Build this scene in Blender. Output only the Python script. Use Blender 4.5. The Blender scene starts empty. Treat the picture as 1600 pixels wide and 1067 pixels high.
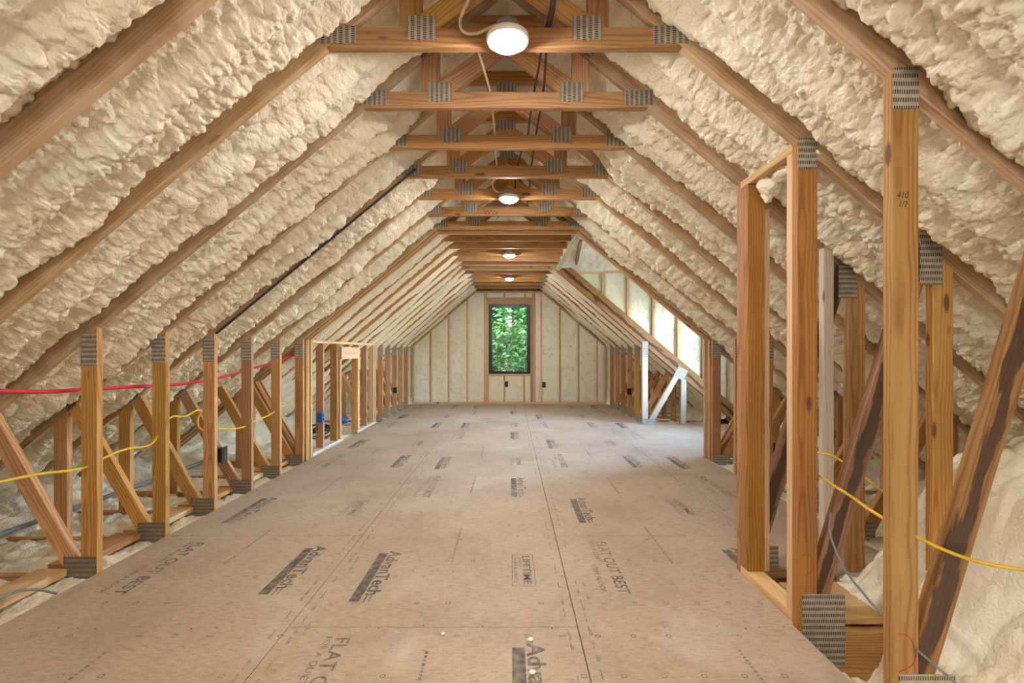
import bpy, bmesh, math, random
import numpy as np
from mathutils import Matrix, Vector

# ------------------------------------------------------------------ camera, world, exposure
SC = bpy.context.scene
COL = SC.collection
S = 0.4877                      # truss spacing, 19.2 in on centre
F = 732.0                       # focal length in pixels of the 1600 x 1067 frame
K = S / F                       # one plan unit in metres
VX, VY = 797.0, 549.0
FLOOR = -1735.0
ZC = -FLOOR * K                 # eye height, the floor's top is z = 0
CX = -35.0                      # middle of the room in plan units

cam_data = bpy.data.cameras.new('camera')
cam = bpy.data.objects.new('camera', cam_data)
COL.objects.link(cam)
cam.location = (0, 0, ZC)
cam.rotation_euler = (math.pi / 2, 0, 0)
cam_data.sensor_width = 36.0
cam_data.lens = 36.0 * F / 1600.0
cam_data.shift_x = (800 - VX) / 1600.0
cam_data.shift_y = (VY - 533.5) / 1600.0
cam_data.clip_start = 0.02
SC.camera = cam

world = bpy.data.worlds.new('World')
SC.world = world
world.use_nodes = True
wn = world.node_tree
wn.nodes.clear()
wo = wn.nodes.new('ShaderNodeOutputWorld')
wb = wn.nodes.new('ShaderNodeBackground')
sky = wn.nodes.new('ShaderNodeTexSky')
sky.sky_type = 'NISHITA'
sky.sun_disc = False
sky.sun_elevation = math.radians(48)
sky.sun_rotation = math.radians(200)
sky.air_density = 1.0
sky.dust_density = 2.0
wn.links.new(sky.outputs[0], wb.inputs[0])
wb.inputs[1].default_value = 17.0
wn.links.new(wb.outputs[0], wo.inputs[0])

LAMP = 510.0                     # strength of the lamp lenses
SC.view_settings.view_transform = 'Standard'
SC.view_settings.look = 'None'
SC.view_settings.gamma = 1.0
SC.view_settings.use_curve_mapping = False
SC.view_settings.exposure = 0.0
SC.cycles.max_bounces = 8
SC.cycles.diffuse_bounces = 4
SC.cycles.use_adaptive_sampling = True
SC.cycles.adaptive_threshold = 0.04
SC.cycles.use_denoising = True
SC.cycles.sample_clamp_indirect = 8.0

rng = random.Random(7)

# ------------------------------------------------------------------ helpers
def W(X, d, z):
    return Vector((X * K, d * S, ZC + z * K))

def px(x, y, d):
    return W((x - VX) * d, d, (VY - y) * d)

def link(o, parent=None):
    COL.objects.link(o)
    if parent is not None:
        o.parent = parent
    return o

def empty(name, loc=(0, 0, 0)):
    o = bpy.data.objects.new(name, None)
    o.empty_display_size = 0.1
    o.location = loc
    COL.objects.link(o)
    return o

def tag(o, label=None, cat=None, group=None, kind=None):
    if label: o['label'] = label
    if cat: o['category'] = cat
    if group: o['group'] = group
    if kind: o['kind'] = kind
    return o

def base_of(o):
    v = Vector((0, 0, 0))
    while o is not None:
        v += o.location
        o = o.parent
    return v

def mesh_obj(name, me, mat, parent=None, smooth=False):
    o = bpy.data.objects.new(name, me)
    if mat is not None and len(me.materials) == 0:
        me.materials.append(mat)
    if smooth:
        me.polygons.foreach_set('use_smooth', [True] * len(me.polygons))
    link(o, parent)
    return o

def bm_obj(name, bm, mat, parent=None, smooth=False):
    me = bpy.data.meshes.new(name)
    bmesh.ops.recalc_face_normals(bm, faces=bm.faces)
    bm.to_mesh(me)
    bm.free()
    return mesh_obj(name, me, mat, parent, smooth)

def prism_bm(pts, y0, y1, bevel=0.002):
    """polygon pts = [(x, z)] extruded from y0 to y1"""
    bm = bmesh.new()
    a = [bm.verts.new((x, y0, z)) for x, z in pts]
    b = [bm.verts.new((x, y1, z)) for x, z in pts]
    bm.faces.new(a)
    bm.faces.new(b[::-1])
    n = len(pts)
    for i in range(n):
        bm.faces.new((a[i], b[i], b[(i + 1) % n], a[(i + 1) % n]))
    bmesh.ops.recalc_face_normals(bm, faces=bm.faces)
    if bevel:
        bmesh.ops.bevel(bm, geom=list(bm.edges), offset=bevel, segments=1, affect='EDGES', clamp_overlap=True)
    return bm

TH = 0.0381                     # lumber thickness
DT = TH / S                     # the same in truss spacings

def member(name, pts, d, mat, parent, th=TH, axis=None, bevel=0.0022):
    """lumber: polygon in plan units (X, z) in the plane at depth d, extruded away from the camera; local x runs along the grain"""
    P = [W(x, d, z) for x, z in pts]
    if axis is None:
        best = 0
        for i in range(len(P)):
            e = P[(i + 1) % len(P)] - P[i]
            if e.length > best:
                best, ax = e.length, e
    else:
        ax = Vector((axis[0], 0, axis[1]))
    t = math.atan2(ax.z, ax.x)
    c = Vector((sum(p.x for p in P), 0, sum(p.z for p in P))) / len(P)
    c.y = d * S + th / 2
    ca, sa = math.cos(-t), math.sin(-t)
    loc = []
    for p in P:
        x, z = p.x - c.x, p.z - c.z
        loc.append((x * ca - z * sa, x * sa + z * ca))
    bm = prism_bm(loc, -th / 2, th / 2, bevel)
    o = bm_obj(name, bm, mat, parent)
    o.rotation_euler = (0, -t, 0)
    o.location = c - (base_of(parent) if parent else Vector())
    return o

def box_bm(x0, x1, y0, y1, z0, z1, bevel=0.0):
    return prism_bm([(x0, z0), (x1, z0), (x1, z1), (x0, z1)], y0, y1, bevel)

def bar(name, p0, p1, w, h, mat, parent=None, bevel=0.002):
    """lumber from p0 to p1 (world metres), w sideways, h up"""
    p0, p1 = Vector(p0), Vector(p1)
    L = (p1 - p0).length
    bm = box_bm(-L / 2, L / 2, -w / 2, w / 2, -h / 2, h / 2, bevel)
    o = bm_obj(name, bm, mat, parent)
    d = (p1 - p0).normalized()
    up = Vector((0, 0, 1)) if abs(d.z) < 0.95 else Vector((0, 1, 0))
    y = up.cross(d).normalized()
    z = d.cross(y)
    m = Matrix((d, y, z)).transposed()
    o.rotation_euler = m.to_euler()
    o.location = (p0 + p1) / 2 - (base_of(parent) if parent else Vector())
    return o

def wbox(name, x, d, z, mat, parent=None, bevel=0.002, grain='z'):
    """box between plan-unit limits x=(x0,x1), d=(d0,d1), z=(z0,z1); grain axis becomes local x"""
    a, b = W(x[0], d[0], z[0]), W(x[1], d[1], z[1])
    c, h = (a + b) / 2, (b - a) / 2
    h = Vector((abs(h.x), abs(h.y), abs(h.z)))
    if grain == 'z':
        bm = box_bm(-h.z, h.z, -h.y, h.y, -h.x, h.x, bevel); rot = (0, -math.pi / 2, 0)
    elif grain == 'y':
        bm = box_bm(-h.y, h.y, -h.x, h.x, -h.z, h.z, bevel); rot = (0, 0, math.pi / 2)
    else:
        bm = box_bm(-h.x, h.x, -h.y, h.y, -h.z, h.z, bevel); rot = (0, 0, 0)
    o = bm_obj(name, bm, mat, parent)
    o.rotation_euler = rot
    o.location = c - (base_of(parent) if parent else Vector())
    return o

def tube(name, pts, r, mat, parent=None, res=3, cyclic=False):
    cu = bpy.data.curves.new(name, 'CURVE')
    cu.dimensions = '3D'
    cu.bevel_depth = r
    cu.bevel_resolution = res
    cu.resolution_u = 6
    cu.use_fill_caps = True
    sp = cu.splines.new('BEZIER')
    sp.bezier_points.add(len(pts) - 1)
    for b, p in zip(sp.bezier_points, pts):
        b.co = p
        b.handle_left_type = b.handle_right_type = 'AUTO'
    sp.use_cyclic_u = cyclic
    o = bpy.data.objects.new(name, cu)
    COL.objects.link(o)
    bpy.context.view_layer.update()
    me = bpy.data.meshes.new_from_object(o)
    bpy.data.objects.remove(o)
    bpy.data.curves.remove(cu)
    return mesh_obj(name, me, mat, parent, True)

# ------------------------------------------------------------------ numpy noise
def _h(ix, iy, s):
    n = (ix.astype(np.int64) * 374761393 + iy.astype(np.int64) * 668265263 + s * 982451653) & 0xffffffff
    n = ((n ^ (n >> 13)) * 1274126177) & 0xffffffff
    n = ((n ^ (n >> 15)) * 2246822519) & 0xffffffff
    n = n ^ (n >> 16)
    return (n & 0xffffff).astype(np.float64) / float(0xffffff)

def vnoise(x, y, s=0):
    ix, iy = np.floor(x), np.floor(y)
    fx, fy = x - ix, y - iy
    fx = fx * fx * (3 - 2 * fx); fy = fy * fy * (3 - 2 * fy)
    a = _h(ix, iy, s); b = _h(ix + 1, iy, s); c = _h(ix, iy + 1, s); d = _h(ix + 1, iy + 1, s)
    return (a * (1 - fx) + b * fx) * (1 - fy) + (c * (1 - fx) + d * fx) * fy

def worley(x, y, s=0):
    ix, iy = np.floor(x), np.floor(y)
    best = np.full(x.shape, 9.0)
    hb = np.zeros(x.shape)
    for dx in (-1, 0, 1):
        for dy in (-1, 0, 1):
            jx, jy = ix + dx, iy + dy
            px_ = jx + 0.1 + 0.8 * _h(jx, jy, s); py_ = jy + 0.1 + 0.8 * _h(jx, jy, s + 17)
            q = (x - px_) ** 2 + (y - py_) ** 2
            m = q < best
            best = np.where(m, q, best)
            hb = np.where(m, _h(jx, jy, s + 31), hb)
    return best, hb

def blobs(u, v, size, s=0):
    """popcorn surface of sprayed foam, 0..1, creased between round lumps"""
    wu = u + size * 0.8 * (vnoise(u / size * .6, v / size * .6, s + 3) - .5)
    wv = v + size * 0.8 * (vnoise(u / size * .6 + 31, v / size * .6, s + 4) - .5)
    q, h = worley(wu / size, wv / size, s)
    return np.sqrt(np.clip(1.0 - 1.25 * q, 0, 1)) * (0.55 + 0.6 * h)

def grid_obj(name, P, mat, parent=None):
    nu, nv, _ = P.shape
    me = bpy.data.meshes.new(name)
    me.vertices.add(nu * nv)
    off = np.array(base_of(parent)) if parent else np.zeros(3)
    me.vertices.foreach_set('co', (P.reshape(-1, 3) - off).astype(np.float32).ravel())
    i = np.arange(nu * nv).reshape(nu, nv)
    q = np.stack([i[:-1, :-1], i[1:, :-1], i[1:, 1:], i[:-1, 1:]], -1).reshape(-1, 4)
    me.loops.add(q.size)
    me.loops.foreach_set('vertex_index', q.ravel().astype(np.int32))
    me.polygons.add(len(q))
    me.polygons.foreach_set('loop_start', np.arange(0, q.size, 4, dtype=np.int32))
    me.polygons.foreach_set('use_smooth', np.ones(len(q), dtype=bool))
    me.update(calc_edges=True)
    me.validate()
    return mesh_obj(name, me, mat, parent)

# ------------------------------------------------------------------ materials
def new_mat(name):
    m = bpy.data.materials.new(name)
    m.use_nodes = True
    nt = m.node_tree
    b = nt.nodes['Principled BSDF']
    return m, nt, b

def N(nt, typ, **kw):
    n = nt.nodes.new(typ)
    for k, v in kw.items():
        setattr(n, k, v)
    return n

def lk(nt, a, b):
    nt.links.new(a, b)

def math_node(nt, op, a, b=None, c=None):
    n = N(nt, 'ShaderNodeMath', operation=op)
    for i, v in enumerate((a, b, c)):
        if v is None: continue
        if isinstance(v, (int, float)): n.inputs[i].default_value = v
        else: lk(nt, v, n.inputs[i])
    return n.outputs[0]

def mix_col(nt, fac, a, b, mode='MIX'):
    n = N(nt, 'ShaderNodeMix', data_type='RGBA', blend_type=mode)
    if isinstance(fac, (int, float)): n.inputs[0].default_value = fac
    else: lk(nt, fac, n.inputs[0])
    for i, v in ((6, a), (7, b)):
        if isinstance(v, tuple): n.inputs[i].default_value = (*v, 1)
        else: lk(nt, v, n.inputs[i])
    return n.outputs[2]

def ramp(nt, fac, stops):
    n = N(nt, 'ShaderNodeValToRGB')
    e = n.color_ramp.elements
    while len(e) < len(stops): e.new(0.5)
    for el, (p, c) in zip(e, stops):
        el.position = p
        el.color = (*c, 1) if len(c) == 3 else c
    lk(nt, fac, n.inputs[0])
    return n.outputs[0]

def wood_mat(name, light, dark, knot=(0.09, 0.03, 0.012), wane=False, overspray=0.0):
    m, nt, b = new_mat(name)
    tc = N(nt, 'ShaderNodeTexCoord')
    oi = N(nt, 'ShaderNodeObjectInfo')
    offs = N(nt, 'ShaderNodeCombineXYZ')
    lk(nt, math_node(nt, 'MULTIPLY', oi.outputs['Random'], 37.0), offs.inputs[0])
    r2 = math_node(nt, 'FRACT', math_node(nt, 'MULTIPLY', oi.outputs['Random'], 71.3))
    r3 = math_node(nt, 'FRACT', math_node(nt, 'MULTIPLY', oi.outputs['Random'], 193.7))
    lk(nt, math_node(nt, 'MULTIPLY_ADD', r2, 0.10, -0.05), offs.inputs[1])
    lk(nt, math_node(nt, 'MULTIPLY_ADD', r3, 0.10, -0.05), offs.inputs[2])
    add = N(nt, 'ShaderNodeVectorMath', operation='ADD')
    lk(nt, tc.outputs['Object'], add.inputs[0]); lk(nt, offs.outputs[0], add.inputs[1])
    co = add.outputs[0]
    # slow waviness along the board
    mp = N(nt, 'ShaderNodeMapping'); mp.inputs['Scale'].default_value = (1.6, 7, 7)
    lk(nt, co, mp.inputs[0])
    nw = N(nt, 'ShaderNodeTexNoise'); nw.inputs['Scale'].default_value = 1.0; nw.inputs['Detail'].default_value = 2
    lk(nt, mp.outputs[0], nw.inputs['Vector'])
    sep = N(nt, 'ShaderNodeSeparateXYZ'); lk(nt, co, sep.inputs[0])
    yy = math_node(nt, 'POWER', sep.outputs[1], 2.0)
    zz = math_node(nt, 'POWER', math_node(nt, 'ABSOLUTE', sep.outputs[2]), 2.0)
    rr = math_node(nt, 'SQRT', math_node(nt, 'ADD', yy, zz))
    rw = math_node(nt, 'ADD', rr, math_node(nt, 'MULTIPLY', nw.outputs[0], 0.06))
    ring = math_node(nt, 'SINE', math_node(nt, 'MULTIPLY', rw, 480.0))
    ring = math_node(nt, 'MULTIPLY_ADD', ring, 0.5, 0.5)
    ring = math_node(nt, 'POWER', ring, 2.2)
    # fibre streaks
    mp2 = N(nt, 'ShaderNodeMapping'); mp2.inputs['Scale'].default_value = (3, 150, 150)
    lk(nt, co, mp2.inputs[0])
    nf = N(nt, 'ShaderNodeTexNoise'); nf.inputs['Scale'].default_value = 1.0; nf.inputs['Detail'].default_value = 3
    lk(nt, mp2.outputs[0], nf.inputs['Vector'])
    # broad tone patches
    mp3 = N(nt, 'ShaderNodeMapping'); mp3.inputs['Scale'].default_value = (2, 10, 10)
    lk(nt, co, mp3.inputs[0])
    nb = N(nt, 'ShaderNodeTexNoise'); nb.inputs['Scale'].default_value = 1.3
    lk(nt, mp3.outputs[0], nb.inputs['Vector'])
    f = math_node(nt, 'MULTIPLY', ring, 0.40)
    f = math_node(nt, 'MULTIPLY_ADD', nf.outputs[0], 0.35, f)
    f = math_node(nt, 'MULTIPLY_ADD', nb.outputs[0], 0.5, f)
    c = ramp(nt, f, [(0.25, light), (0.95, dark)])
    # knots
    mk = N(nt, 'ShaderNodeMapping'); mk.inputs['Scale'].default_value = (2.6, 8.0, 8.0)
    lk(nt, co, mk.inputs[0])
    vk = N(nt, 'ShaderNodeTexVoronoi'); vk.inputs['Scale'].default_value = 1.0
    lk(nt, mk.outputs[0], vk.inputs['Vector'])
    kn = ramp(nt, vk.outputs['Distance'], [(0.075, (1, 1, 1)), (0.125, (0, 0, 0))])
    c = mix_col(nt, math_node(nt, 'MULTIPLY', kn, 0.85), c, knot)
    # each board its own tone
    hsv = N(nt, 'ShaderNodeHueSaturation')
    lk(nt, math_node(nt, 'MULTIPLY_ADD', r2, 0.45, 0.76), hsv.inputs['Value'])
    lk(nt, math_node(nt, 'MULTIPLY_ADD', r3, 0.20, 0.90), hsv.inputs['Saturation'])
    lk(nt, math_node(nt, 'MULTIPLY_ADD', r3, 0.016, 0.492), hsv.inputs['Hue'])
    lk(nt, c, hsv.inputs['Color'])
    c = hsv.outputs[0]
    if wane:
        mw = N(nt, 'ShaderNodeMapping'); mw.inputs['Scale'].default_value = (5, 26, 26)
        lk(nt, co, mw.inputs[0])
        n2 = N(nt, 'ShaderNodeTexNoise'); n2.inputs['Scale'].default_value = 1.0; n2.inputs['Detail'].default_value = 5
        lk(nt, mw.outputs[0], n2.inputs['Vector'])
        sz = N(nt, 'ShaderNodeSeparateXYZ'); lk(nt, tc.outputs['Object'], sz.inputs[0])
        g = math_node(nt, 'MULTIPLY_ADD', math_node(nt, 'ABSOLUTE', math_node(nt, 'SUBTRACT', sz.outputs[2], 0.012)), -9.0, 0.22)
        g = math_node(nt, 'ADD', g, n2.outputs[0])
        wf = ramp(nt, g, [(0.50, (0, 0, 0)), (0.56, (1, 1, 1))])
        c = mix_col(nt, math_node(nt, 'MULTIPLY', wf, 0.85), c, (0.032, 0.013, 0.007))
    if overspray:
        # cured foam mist on boards next to the foam
        n3 = N(nt, 'ShaderNodeTexNoise'); n3.inputs['Scale'].default_value = 9; n3.inputs['Detail'].default_value = 6
        lk(nt, tc.outputs['Object'], n3.inputs['Vector'])
        of = ramp(nt, n3.outputs[0], [(0.35, (0, 0, 0)), (0.75, (1, 1, 1))])
        c = mix_col(nt, math_node(nt, 'MULTIPLY', of, overspray), c, (0.66, 0.52, 0.34))
    lk(nt, c, b.inputs['Base Color'])
    b.inputs['Roughness'].default_value = 0.62
    bp = N(nt, 'ShaderNodeBump'); bp.inputs['Strength'].default_value = 0.25; bp.inputs['Distance'].default_value = 0.001
    lk(nt, nf.outputs[0], bp.inputs['Height']); lk(nt, bp.outputs[0], b.inputs['Normal'])
    return m

def foam_mat(name, c0, c1, scale=55, strength=0.5, cracks=False):
    m, nt, b = new_mat(name)
    tc = N(nt, 'ShaderNodeTexCoord')
    n1 = N(nt, 'ShaderNodeTexNoise'); n1.inputs['Scale'].default_value = 3.0; n1.inputs['Detail'].default_value = 5
    lk(nt, tc.outputs['Object'], n1.inputs['Vector'])
    c = ramp(nt, n1.outputs[0], [(0.35, c0), (0.7, c1)])
    v = N(nt, 'ShaderNodeTexVoronoi', feature='SMOOTH_F1'); v.inputs['Scale'].default_value = scale
    nd = N(nt, 'ShaderNodeTexNoise'); nd.inputs['Scale'].default_value = 14
    lk(nt, tc.outputs['Object'], nd.inputs['Vector'])
    mx = mix_col(nt, 0.06, tc.outputs['Object'], nd.outputs['Color'], 'ADD')
    lk(nt, mx, v.inputs['Vector'])
    n2 = N(nt, 'ShaderNodeTexNoise'); n2.inputs['Scale'].default_value = 160; n2.inputs['Detail'].default_value = 3
    lk(nt, tc.outputs['Object'], n2.inputs['Vector'])
    h = math_node(nt, 'MULTIPLY_ADD', n2.outputs[0], 0.25, math_node(nt, 'MULTIPLY', v.outputs['Distance'], -1.0))
    if cracks:
        nc = N(nt, 'ShaderNodeTexNoise'); nc.inputs['Scale'].default_value = 7; nc.inputs['Detail'].default_value = 6; nc.inputs['Distortion'].default_value = 1.2
        lk(nt, tc.outputs['Object'], nc.inputs['Vector'])
        cf = ramp(nt, nc.outputs[0], [(0.60, (0, 0, 0)), (0.625, (1, 1, 1)), (0.65, (0, 0, 0))])
        c = mix_col(nt, math_node(nt, 'MULTIPLY', cf, 0.45), c, (0.50, 0.40, 0.24))
        h = math_node(nt, 'MULTIPLY_ADD', cf, -0.9, h)
    bp = N(nt, 'ShaderNodeBump'); bp.inputs['Strength'].default_value = strength; bp.inputs['Distance'].default_value = 0.012
    lk(nt, h, bp.inputs['Height']); lk(nt, bp.outputs[0], b.inputs['Normal'])
    lk(nt, c, b.inputs['Base Color'])
    b.inputs['Roughness'].default_value = 0.38
    b.inputs['Specular IOR Level'].default_value = 0.5
    return m

def plain(name, col, rough=0.5, metal=0.0, noise=0.12, scale=30):
    m, nt, b = new_mat(name)
    tc = N(nt, 'ShaderNodeTexCoord')
    n = N(nt, 'ShaderNodeTexNoise'); n.inputs['Scale'].default_value = scale; n.inputs['Detail'].default_value = 4
    lk(nt, tc.outputs['Object'], n.inputs['Vector'])
    d = tuple(x * (1 - noise) for x in col); l = tuple(min(1, x * (1 + noise)) for x in col)
    lk(nt, ramp(nt, n.outputs[0], [(0.3, d), (0.7, l)]), b.inputs['Base Color'])
    b.inputs['Roughness'].default_value = rough
    b.inputs['Metallic'].default_value = metal
    return m

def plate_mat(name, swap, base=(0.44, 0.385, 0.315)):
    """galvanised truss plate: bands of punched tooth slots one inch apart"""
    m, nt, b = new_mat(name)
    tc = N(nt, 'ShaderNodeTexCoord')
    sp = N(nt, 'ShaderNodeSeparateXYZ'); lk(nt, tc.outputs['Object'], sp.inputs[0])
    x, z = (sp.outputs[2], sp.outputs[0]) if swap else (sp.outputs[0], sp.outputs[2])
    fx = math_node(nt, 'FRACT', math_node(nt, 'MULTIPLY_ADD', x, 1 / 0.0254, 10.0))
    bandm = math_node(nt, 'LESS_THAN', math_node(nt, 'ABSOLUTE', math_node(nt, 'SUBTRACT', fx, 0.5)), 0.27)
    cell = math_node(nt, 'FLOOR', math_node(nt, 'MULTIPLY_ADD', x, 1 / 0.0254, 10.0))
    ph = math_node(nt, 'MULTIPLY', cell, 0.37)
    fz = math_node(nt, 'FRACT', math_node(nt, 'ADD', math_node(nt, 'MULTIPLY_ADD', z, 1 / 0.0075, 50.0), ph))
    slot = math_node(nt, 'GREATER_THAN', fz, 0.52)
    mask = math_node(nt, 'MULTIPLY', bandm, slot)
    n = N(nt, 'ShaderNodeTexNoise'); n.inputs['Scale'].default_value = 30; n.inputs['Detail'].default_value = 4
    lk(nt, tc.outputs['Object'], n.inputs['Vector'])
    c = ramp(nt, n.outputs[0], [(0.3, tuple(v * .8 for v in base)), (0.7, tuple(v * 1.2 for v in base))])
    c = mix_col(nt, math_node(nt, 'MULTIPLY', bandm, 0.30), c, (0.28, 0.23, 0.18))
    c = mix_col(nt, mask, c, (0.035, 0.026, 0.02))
    lk(nt, c, b.inputs['Base Color'])
    lk(nt, math_node(nt, 'MULTIPLY_ADD', mask, -0.2, 0.2), b.inputs['Metallic'])
    b.inputs['Roughness'].default_value = 0.55
    bp = N(nt, 'ShaderNodeBump'); bp.inputs['Strength'].default_value = 0.6; bp.inputs['Distance'].default_value = 0.0015
    lk(nt, math_node(nt, 'MULTIPLY', mask, -1.0), bp.inputs['Height']); lk(nt, bp.outputs[0], b.inputs['Normal'])
    return m

def floor_mat():
    m, nt, b = new_mat('subfloor_board')
    tc = N(nt, 'ShaderNodeTexCoord')
    co = tc.outputs['Object']
    n1 = N(nt, 'ShaderNodeTexNoise'); n1.inputs['Scale'].default_value = 1.1; n1.inputs['Detail'].default_value = 5; n1.inputs['Roughness'].default_value = 0.62
    lk(nt, co, n1.inputs['Vector'])
    c = ramp(nt, n1.outputs[0], [(0.30, (0.345, 0.260, 0.192)), (0.50, (0.435, 0.338, 0.258)), (0.72, (0.50, 0.405, 0.325))])
    # strands
    for rot, sc, seed in ((0.45, (24, 80, 1), 0), (-0.7, (20, 70, 1), 7), (1.35, (22, 75, 1), 13)):
        mp = N(nt, 'ShaderNodeMapping'); mp.inputs['Scale'].default_value = sc; mp.inputs['Rotation'].default_value = (0, 0, rot); mp.inputs['Location'].default_value = (seed, seed, 0)
        lk(nt, co, mp.inputs[0])
        n = N(nt, 'ShaderNodeTexNoise'); n.inputs['Scale'].default_value = 1.0; n.inputs['Detail'].default_value = 4
        lk(nt, mp.outputs[0], n.inputs['Vector'])
        f = ramp(nt, n.outputs[0], [(0.56, (0, 0, 0)), (0.70, (1, 1, 1))])
        c = mix_col(nt, math_node(nt, 'MULTIPLY', f, 0.55), c, (0.31, 0.20, 0.125))
        f = ramp(nt, n.outputs[0], [(0.26, (1, 1, 1)), (0.38, (0, 0, 0))])
        c = mix_col(nt, math_node(nt, 'MULTIPLY', f, 0.38), c, (0.66, 0.53, 0.42))
    # dusty scuffs
    n4 = N(nt, 'ShaderNodeTexNoise'); n4.inputs['Scale'].default_value = 1.7; n4.inputs['Detail'].default_value = 8; n4.inputs['Distortion'].default_value = 0.8
    lk(nt, co, n4.inputs['Vector'])
    f = ramp(nt, n4.outputs[0], [(0.58, (0, 0, 0)), (0.75, (1, 1, 1))])
    c = mix_col(nt, math_node(nt, 'MULTIPLY', f, 0.45), c, (0.63, 0.55, 0.47))
    n6 = N(nt, 'ShaderNodeTexNoise'); n6.inputs['Scale'].default_value = 130; n6.inputs['Detail'].default_value = 4
    lk(nt, co, n6.inputs['Vector'])
    c = mix_col(nt, math_node(nt, 'MULTIPLY', ramp(nt, n6.outputs[0], [(0.55, (0, 0, 0)), (0.72, (1, 1, 1))]), 0.5), c, (0.24, 0.155, 0.095))
    n5 = N(nt, 'ShaderNodeTexNoise'); n5.inputs['Scale'].default_value = 5; n5.inputs['Detail'].default_value = 8
    lk(nt, co, n5.inputs['Vector'])
    f = ramp(nt, n5.outputs[0], [(0.62, (0, 0, 0)), (0.72, (1, 1, 1))])
    c = mix_col(nt, math_node(nt, 'MULTIPLY', f, 0.22), c, (0.27, 0.17, 0.10))
    lk(nt, c, b.inputs['Base Color'])
    b.inputs['Roughness'].default_value = 0.6
    bp = N(nt, 'ShaderNodeBump'); bp.inputs['Strength'].default_value = 0.12; bp.inputs['Distance'].default_value = 0.001
    lk(nt, n5.outputs[0], bp.inputs['Height']); lk(nt, bp.outputs[0], b.inputs['Normal'])
    return m

def print_mat(name, col, fade=0.45):
    """worn grey ink on the board"""
    m, nt, b = new_mat(name)
    tc = N(nt, 'ShaderNodeTexCoord')
    n = N(nt, 'ShaderNodeTexNoise'); n.inputs['Scale'].default_value = 26; n.inputs['Detail'].default_value = 8
    lk(nt, tc.outputs['Object'], n.inputs['Vector'])
    n2 = N(nt, 'ShaderNodeTexNoise'); n2.inputs['Scale'].default_value = 2.0
    lk(nt, tc.outputs['Object'], n2.inputs['Vector'])
    s = math_node(nt, 'MULTIPLY_ADD', n2.outputs[0], 0.6, math_node(nt, 'MULTIPLY', n.outputs[0], 0.7))
    f = ramp(nt, s, [(fade, (0, 0, 0)), (fade + 0.38, (1, 1, 1))])
    lk(nt, mix_col(nt, f, col, (0.42, 0.31, 0.23)), b.inputs['Base Color'])
    b.inputs['Roughness'].default_value = 0.7
    return m

def emit_mat(name, col, strength):
    m, nt, b = new_mat(name)
    b.inputs['Base Color'].default_value = (0.9, 0.9, 0.88, 1)
    b.inputs['Emission Color'].default_value = (*col, 1)
    b.inputs['Emission Strength'].default_value = strength
    return m

def glass_mat():
    m, nt, b = new_mat('window_glass')
    nt.nodes.remove(b)
    t = N(nt, 'ShaderNodeBsdfTransparent'); g = N(nt, 'ShaderNodeBsdfGlossy'); g.inputs['Roughness'].default_value = 0.02
    t.inputs[0].default_value = (0.95, 0.98, 0.97, 1)
    fr = N(nt, 'ShaderNodeFresnel'); fr.inputs[0].default_value = 1.45
    mx = N(nt, 'ShaderNodeMixShader')
    lk(nt, fr.outputs[0], mx.inputs[0]); lk(nt, t.outputs[0], mx.inputs[1]); lk(nt, g.outputs[0], mx.inputs[2])
    lk(nt, mx.outputs[0], nt.nodes['Material Output'].inputs[0])
    return m

def leaf_mat(name, c0, c1):
    m, nt, b = new_mat(name)
    tc = N(nt, 'ShaderNodeTexCoord')
    n = N(nt, 'ShaderNodeTexNoise'); n.inputs['Scale'].default_value = 2.2; n.inputs['Detail'].default_value = 6
    lk(nt, tc.outputs['Object'], n.inputs['Vector'])
    c = ramp(nt, n.outputs[0], [(0.3, c0), (0.7, c1)])
    lk(nt, c, b.inputs['Base Color'])
    b.inputs['Roughness'].default_value = 0.65
    b.inputs['Specular IOR Level'].default_value = 0.15
    tr = N(nt, 'ShaderNodeBsdfTranslucent'); lk(nt, c, tr.inputs[0])
    mx = N(nt, 'ShaderNodeMixShader'); mx.inputs[0].default_value = 0.25
    lk(nt, b.outputs[0], mx.inputs[1]); lk(nt, tr.outputs[0], mx.inputs[2])
    lk(nt, mx.outputs[0], nt.nodes['Material Output'].inputs[0])
    return m

WOOD = wood_mat('pine_lumber', (0.57, 0.315, 0.12), (0.31, 0.125, 0.034))
WOODD = wood_mat('dark_pine_lumber', (0.40, 0.185, 0.062), (0.20, 0.07, 0.018))
WOODP = wood_mat('pale_lumber', (0.72, 0.50, 0.28), (0.52, 0.30, 0.13))
WANE = wood_mat('bark_edged_lumber', (0.40, 0.20, 0.085), (0.20, 0.08, 0.03), wane=True)
RAFT = wood_mat('misted_rafter_lumber', (0.54, 0.36, 0.20), (0.33, 0.19, 0.095), overspray=0.55)
GREY = wood_mat('whitish_lumber', (0.72, 0.64, 0.52), (0.50, 0.42, 0.32))
FOAM = foam_mat('spray_foam', (0.84, 0.745, 0.56), (0.90, 0.845, 0.72), scale=85, strength=0.5)
FOAMW = foam_mat('wall_foam', (0.84, 0.80, 0.64), (0.88, 0.86, 0.74), scale=22, strength=0.6, cracks=True)
PLATE_V = plate_mat('truss_plate_columns', False)
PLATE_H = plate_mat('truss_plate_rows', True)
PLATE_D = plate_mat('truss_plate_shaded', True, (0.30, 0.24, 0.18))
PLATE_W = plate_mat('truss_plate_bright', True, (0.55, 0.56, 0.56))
BOARD = floor_mat()
INK = print_mat('grey_ink', (0.085, 0.075, 0.068), 0.56)
INKL = print_mat('faded_ink', (0.09, 0.075, 0.065), 0.50)
BLACK = plain('black_plastic', (0.012, 0.012, 0.013), 0.4)
BLUE = plain('blue_plastic', (0.02, 0.13, 0.36), 0.4)
WHITE = plain('white_plastic', (0.8, 0.78, 0.74), 0.4, noise=0.03)
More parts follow.
